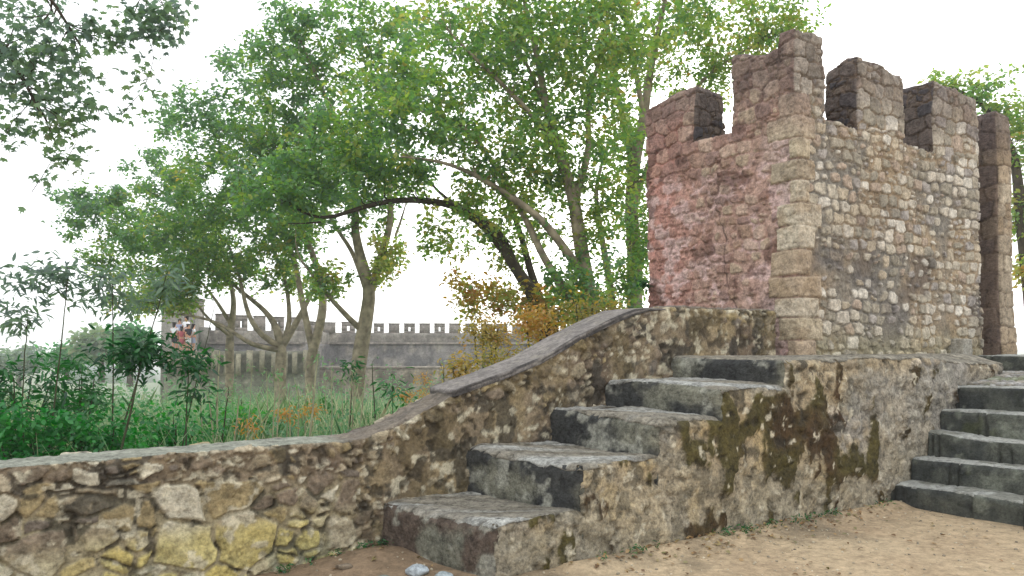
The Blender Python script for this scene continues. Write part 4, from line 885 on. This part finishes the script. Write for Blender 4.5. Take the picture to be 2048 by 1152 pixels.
# --- garden: grass, shrubs, saplings
k = rs(77)
def grass():
    N_ = 34000; X = []; 
    Yd = 7.2 + 36 * k.rand(N_ * 2) ** 1.25; px = k.uniform(-150, 1350, N_ * 2); Xd = (px - 1024) / 1607 * Yd
    q = (Xd - O2[0]) * V2[0] + (Yd - O2[1]) * V2[1]; m = q > .55
    Xd, Yd = Xd[m][:N_], Yd[m][:N_]; n = len(Xd)
    dens = fbm(Xd, Yd, Xd * 0, .35, 3, 3)
    h = (.34 + 1.0 * k.rand(n) ** 1.5) * (.5 + dens) * np.clip(.95 - (Yd - 10) / 60, .55, .9) * 1.05; w_ = .005 + .0008 * Yd
    base = np.stack([Xd, Yd, ground_z(Xd, Yd) - .03], 1)
    ang = k.rand(n) * 6.28; lean = np.clip(k.randn(n, 2), -1.3, 1.3) * .38
    top = base + np.stack([lean[:, 0] * h, lean[:, 1] * h, h], 1); mid = base * .45 + top * .55; mid[:, :2] -= lean * (h * .12)[:, None]
    sx = np.stack([np.cos(ang), np.sin(ang), 0 * ang], 1) * w_[:, None]
    V = np.stack([base - sx, base + sx, mid + sx * .8, top, mid - sx * .8], 1)
    tint = np.clip(.22 + .8 * fbm(Xd, Yd, Xd * 0, .5, 8, 3) + .24 * k.randn(n), 0, 1)
    tag(quads_obj('grass', V.reshape(-1, 3), np.arange(n * 5).reshape(n, 5), M_GRASS, None, tint=np.repeat(tint, 5)), kind='stuff')
    # low leafy weeds between the grass
    N2 = 60000; Yd = 7.2 + 34 * k.rand(N2 * 2) ** 1.3; Xd = (k.uniform(-150, 1150, N2 * 2) - 1024) / 1607 * Yd
    q = (Xd - O2[0]) * V2[0] + (Yd - O2[1]) * V2[1]; cl = fbm(Xd, Yd, Xd * 0, .9, 21, 3); m = (q > .6) & (cl > .43)
    Xd, Yd, cl = Xd[m], Yd[m], cl[m]; z = ground_z(Xd, Yd) + k.rand(len(Xd)) ** .8 * 2.8 * (cl - .38) * np.clip(.7 + Yd / 25, .6, 1.5)
    P_ = np.stack([Xd, Yd, z], 1)
    o = leaves('ground_cover', P_, .075, leaf_mat('weed_leaf', [srgb(74, 124, 84), srgb(102, 148, 102), srgb(136, 164, 122), srgb(164, 162, 124)], .5), None, .35 + .5 * (fbm(Xd, Yd, Xd * 0, .4, 22, 3) - .3) + .12 * k.randn(len(Xd)), 23, SIMPLE, .5)
    o.data.update(); tag(o, kind='stuff')
grass()
def gz(x, y): return float(ground_z(np.array([x]), np.array([y]))[0])
def shrub(px, Y, top, wpx, label, mat, seed, n=30, leaf=.11, per=26, tint=.3, name='shrub', shape=SIMPLE, stems=5, bark=None, spread=.09, flat=1.):
    g = at(px, 690, Y); g[2] = gz(g[0], g[1]); kk = rs(seed); zt = 1.6 - (top - 690) / 1607 * Y; h = zt - g[2]; w_ = wpx * Y / 1607 / 2
    ls = []
    for i in range(stems):
        a = kk.rand() * 6.28; r = w_ * .6 * kk.rand(); ls.append([(*g, .018), (g[0] + r * .4 * math.cos(a), g[1] + r * .4 * math.sin(a), g[2] + h * .4, .013), (g[0] + r * math.cos(a), g[1] + r * math.sin(a), g[2] + h * .8, .006)])
    tree(name, label, ls, [((g[0], g[1], g[2] + h * .55), (w_, w_ * .8, h * .45 * flat), n, tint)], g, mat, bark or M_STEMD, seed, leaf=leaf, per=per, spread=spread, tw=.15, shape=shape, twr=.004, cat=name, group='shrubs in the garden behind the low wall')
shrub(60, 7.2, 800, 260, 'bright green shrub against the low wall at the left edge', M_LEAFV, 101, 70, .06, 46)
shrub(210, 7.5, 810, 220, 'bright green shrub spilling over the low wall, second from the left edge', M_LEAFV, 102, 56, .06, 46)
shrub(350, 8.4, 800, 220, 'green shrub behind the low wall, right of the one spilling over it', M_LEAFV, 103, 46, .06, 42)
shrub(40, 8.6, 700, 300, 'tall dark leafy shrub at the left edge behind the bright ones', M_LEAFD, 104, 60, .11, 26, .3, shape=LONG)
shrub(165, 9.4, 695, 200, 'dark leafy shrub with a flat top right of the tallest dark one', M_LEAFD, 105, 34, .11, 26, .4, shape=LONG)
shrub(470, 11, 800, 230, 'soft green shrub in the middle of the garden', M_LEAFV, 106, 36, .09, 24, .5)
shrub(830, 13, 800, 200, 'dark green shrub at the foot of the sloping parapet', M_LEAFD, 107, 36, .10, 24, .5)
shrub(640, 14, 800, 240, 'green shrub below the forked grey tree', M_LEAFD, 108, 36, .10, 22, .6)
# a few shoots hanging over the wall top
def sapling(px, top, Y, lean, label, mat, seed, heads, stem=.012, leaf=.10, bark=None, name='sapling', group='saplings in the garden', shape=LONG, per=22, spread=.1, tint=.4, base=None):
    """thin stem with leafy heads: heads = (px, py, size_m, n)"""
    bx = base if base is not None else px + lean; g = at(bx, 690, Y); g[2] = gz(g[0], g[1]); t = at(px, top, Y)
    mid = (g + t) / 2 + np.array([.04, 0, 0]) * math.sin(seed)
    ls = [[(*g, stem), (*mid, stem * .8), (*t, stem * .4)]]; bl = []
    for hx, hy, sz, n in heads: bl.append((at(hx, hy, Y), (sz, sz, sz * .55), n, tint))
    if not bl: bl = [(t, (.08, .08, .15), 3, tint)]
    tree(name, label, ls, bl, g, mat, bark or M_STEMD, seed, leaf=leaf, per=per, spread=spread, tw=.12, shape=shape, twr=.004, cat=name, group=group, droop=.22)
sapling(135, 540, 7.6, -35, 'tall thin sapling with drooping leaf tufts against the sky, leftmost', M_LEAFB, 201, [(60, 555, .22, 7), (120, 545, .22, 7), (10, 600, .15, 3)], base=90, tint=.2)
sapling(225, 570, 7.9, 0, 'tall thin sapling with drooping leaves right of the leftmost one', M_LEAFB, 202, [(215, 560, .2, 7), (160, 575, .15, 4)], base=222, tint=.3)
sapling(335, 545, 8.2, -60, 'leaning sapling whose dark leafy head meets the plane crown', M_LEAFB, 203, [(330, 570, .25, 8), (270, 600, .2, 6), (200, 600, .15, 4)], base=185, tint=.3)
sapling(285, 700, 7.3, -70, 'dark leaning sapling with a broad leafy head over the low wall', M_LEAFD, 204, [(250, 710, .25, 10), (320, 715, .25, 10), (290, 690, .2, 6)], base=210, stem=.016, tint=.2)
sapling(430, 610, 8.0, -70, 'very tall bare whip leaning right across the far merlons', M_LEAFD, 205, [(380, 720, .15, 4)], base=340, stem=.009, tint=.3)
sapling(385, 740, 7.8, 0, 'upright dark sapling with small leaf tufts beside the bare whip', M_LEAFD, 206, [(375, 735, .16, 6), (410, 790, .12, 3)], base=382, tint=.3)
sapling(60, 640, 7.5, -20, 'slender sapling at the left edge', M_LEAFB, 207, [(20, 650, .15, 4), (40, 610, .1, 2)], base=48, tint=.3)
sapling(705, 735, 10, -30, 'dark slanting sapling below the forked grey tree', M_LEAFD, 208, [], base=690, tint=.3)
sapling(785, 775, 9.5, 0, 'dark upright bare stem beside the orange plants', M_LEAFD, 209, [], base=784, stem=.011)
kk = rs(9)
ORD = 'first second third fourth fifth sixth seventh eighth ninth tenth eleventh twelfth thirteenth fourteenth fifteenth sixteenth seventeenth eighteenth nineteenth twentieth twenty-first twenty-second twenty-third twenty-fourth twenty-fifth twenty-sixth'.split()
for i in range(26):
    px = 400 + 15 * i + kk.randint(-5, 6) if i < 24 else 860 + 30 * (i - 24); Yd = kk.uniform(8, 11.5); tp = kk.randint(700, 800)
    sapling(px, tp, Yd, 0, ORD[i] + ' from the left of the thin pale stalks rising from the tall garden grass', M_GRASS, 220 + i, [], stem=kk.uniform(.009, .016), bark=M_STEM if kk.rand() < .75 else M_STEMD, name='stalk', group='pale stalks in the tall grass', base=px + kk.randint(-28, 28), per=5, leaf=.06, spread=.06)
OR = [(500, 852, 8.2, 'low orange-leaved seedling, leftmost of the orange plants'), (572, 830, 8.4, 'orange-leaved seedling second from the left'), (626, 818, 8.6, 'orange-leaved seedling with a reddish top in the middle of the garden'),
      (812, 782, 10, 'orange seedling left of the dark bare stem and the parapet'), (852, 782, 10.4, 'orange seedling touching the rubble slope of the parapet'), (845, 760, 12, 'small orange seedling behind the one touching the parapet')]
for i, (px, py, Yd, lb) in enumerate(OR):
    sapling(px, py, Yd, 0, lb, M_LEAFO, 260 + i, [(px, py, .11 + .01 * i * (i > 2), 5)], bark=M_STEM, name='seedling', group='orange-leaved seedlings', shape=LONG, leaf=.05, per=26, spread=.06, tint=.6, base=px + 4)
def oshrub(px, py, rx, ry, Yd, n, ti, lb, seed):
    g = at(px, 690, Yd); g[2] = gz(g[0], g[1])
    tree('yellow_shrub', lb, [[(*g, .03), (*at(px, py + ry, Yd), .02), (*at(px + 5, py - ry * .4, Yd), .008)], [(*g, .025), (*at(px - rx * .4, py, Yd), .01)], [(*g, .025), (*at(px + rx * .5, py, Yd), .01)]],
         [blob(px, py, rx, ry, Yd, rx * Yd / 1607, n, ti)], g, M_LEAFO, M_STEMD, seed, leaf=.06, per=34, spread=.12, tw=.2, twr=.006, cat='shrub', group='yellow shrubs behind the sloping parapet')
oshrub(918, 738, 26, 24, 11.5, 14, .35, 'round golden shrub left of the parapet slope, apart from the others', 301)
oshrub(970, 668, 50, 30, 14, 32, .3, 'golden shrub in front of the last far merlons', 302)
oshrub(1010, 720, 70, 26, 12.5, 30, .2, 'olive yellow shrub low behind the sloping parapet', 303)
oshrub(1080, 650, 60, 38, 13, 34, .45, 'amber shrub at the foot of the leaning plane tree', 304)
oshrub(1180, 625, 60, 30, 12, 26, .12, 'olive shrub behind the upper end of the sloping parapet', 305)
# small plant growing out of the tower's left edge
p = W3(TS0 - .02, TQ0 + TW - .02, 2.78 - .35)
tree('wall_plant', 'small dark plant growing out of the left edge of the crenellated tower', [[(*p, .008), (p[0] - .06, p[1] - .03, p[2] + .04, .005), (p[0] - .1, p[1] - .05, p[2] + .1, .003)]], [((p[0] - .07, p[1] - .05, p[2] + .04), (.07, .07, .12), 9, .2)], p, M_LEAFD, M_STEMD, 401, leaf=.05, per=12, spread=.03, tw=.05, twr=.003, cat='plant')

# ------------------------------------------------------------------ thin evening haze over the whole place
m, N, L, P = new_mat('thin_haze'); N.remove(P)
pv_ = N.new('ShaderNodeVolumePrincipled'); pv_.inputs['Color'].default_value = (.93, .95, .97, 1); pv_.inputs['Density'].default_value = .0014; pv_.inputs['Anisotropy'].default_value = .3
L.new(pv_.outputs[0], N['Material Output'].inputs['Volume'])
hz = MB(); hz.box((0, 1500, -1), (4800, 6200, 18), (1, 0))
tag(hz.build('haze', m), kind='stuff')
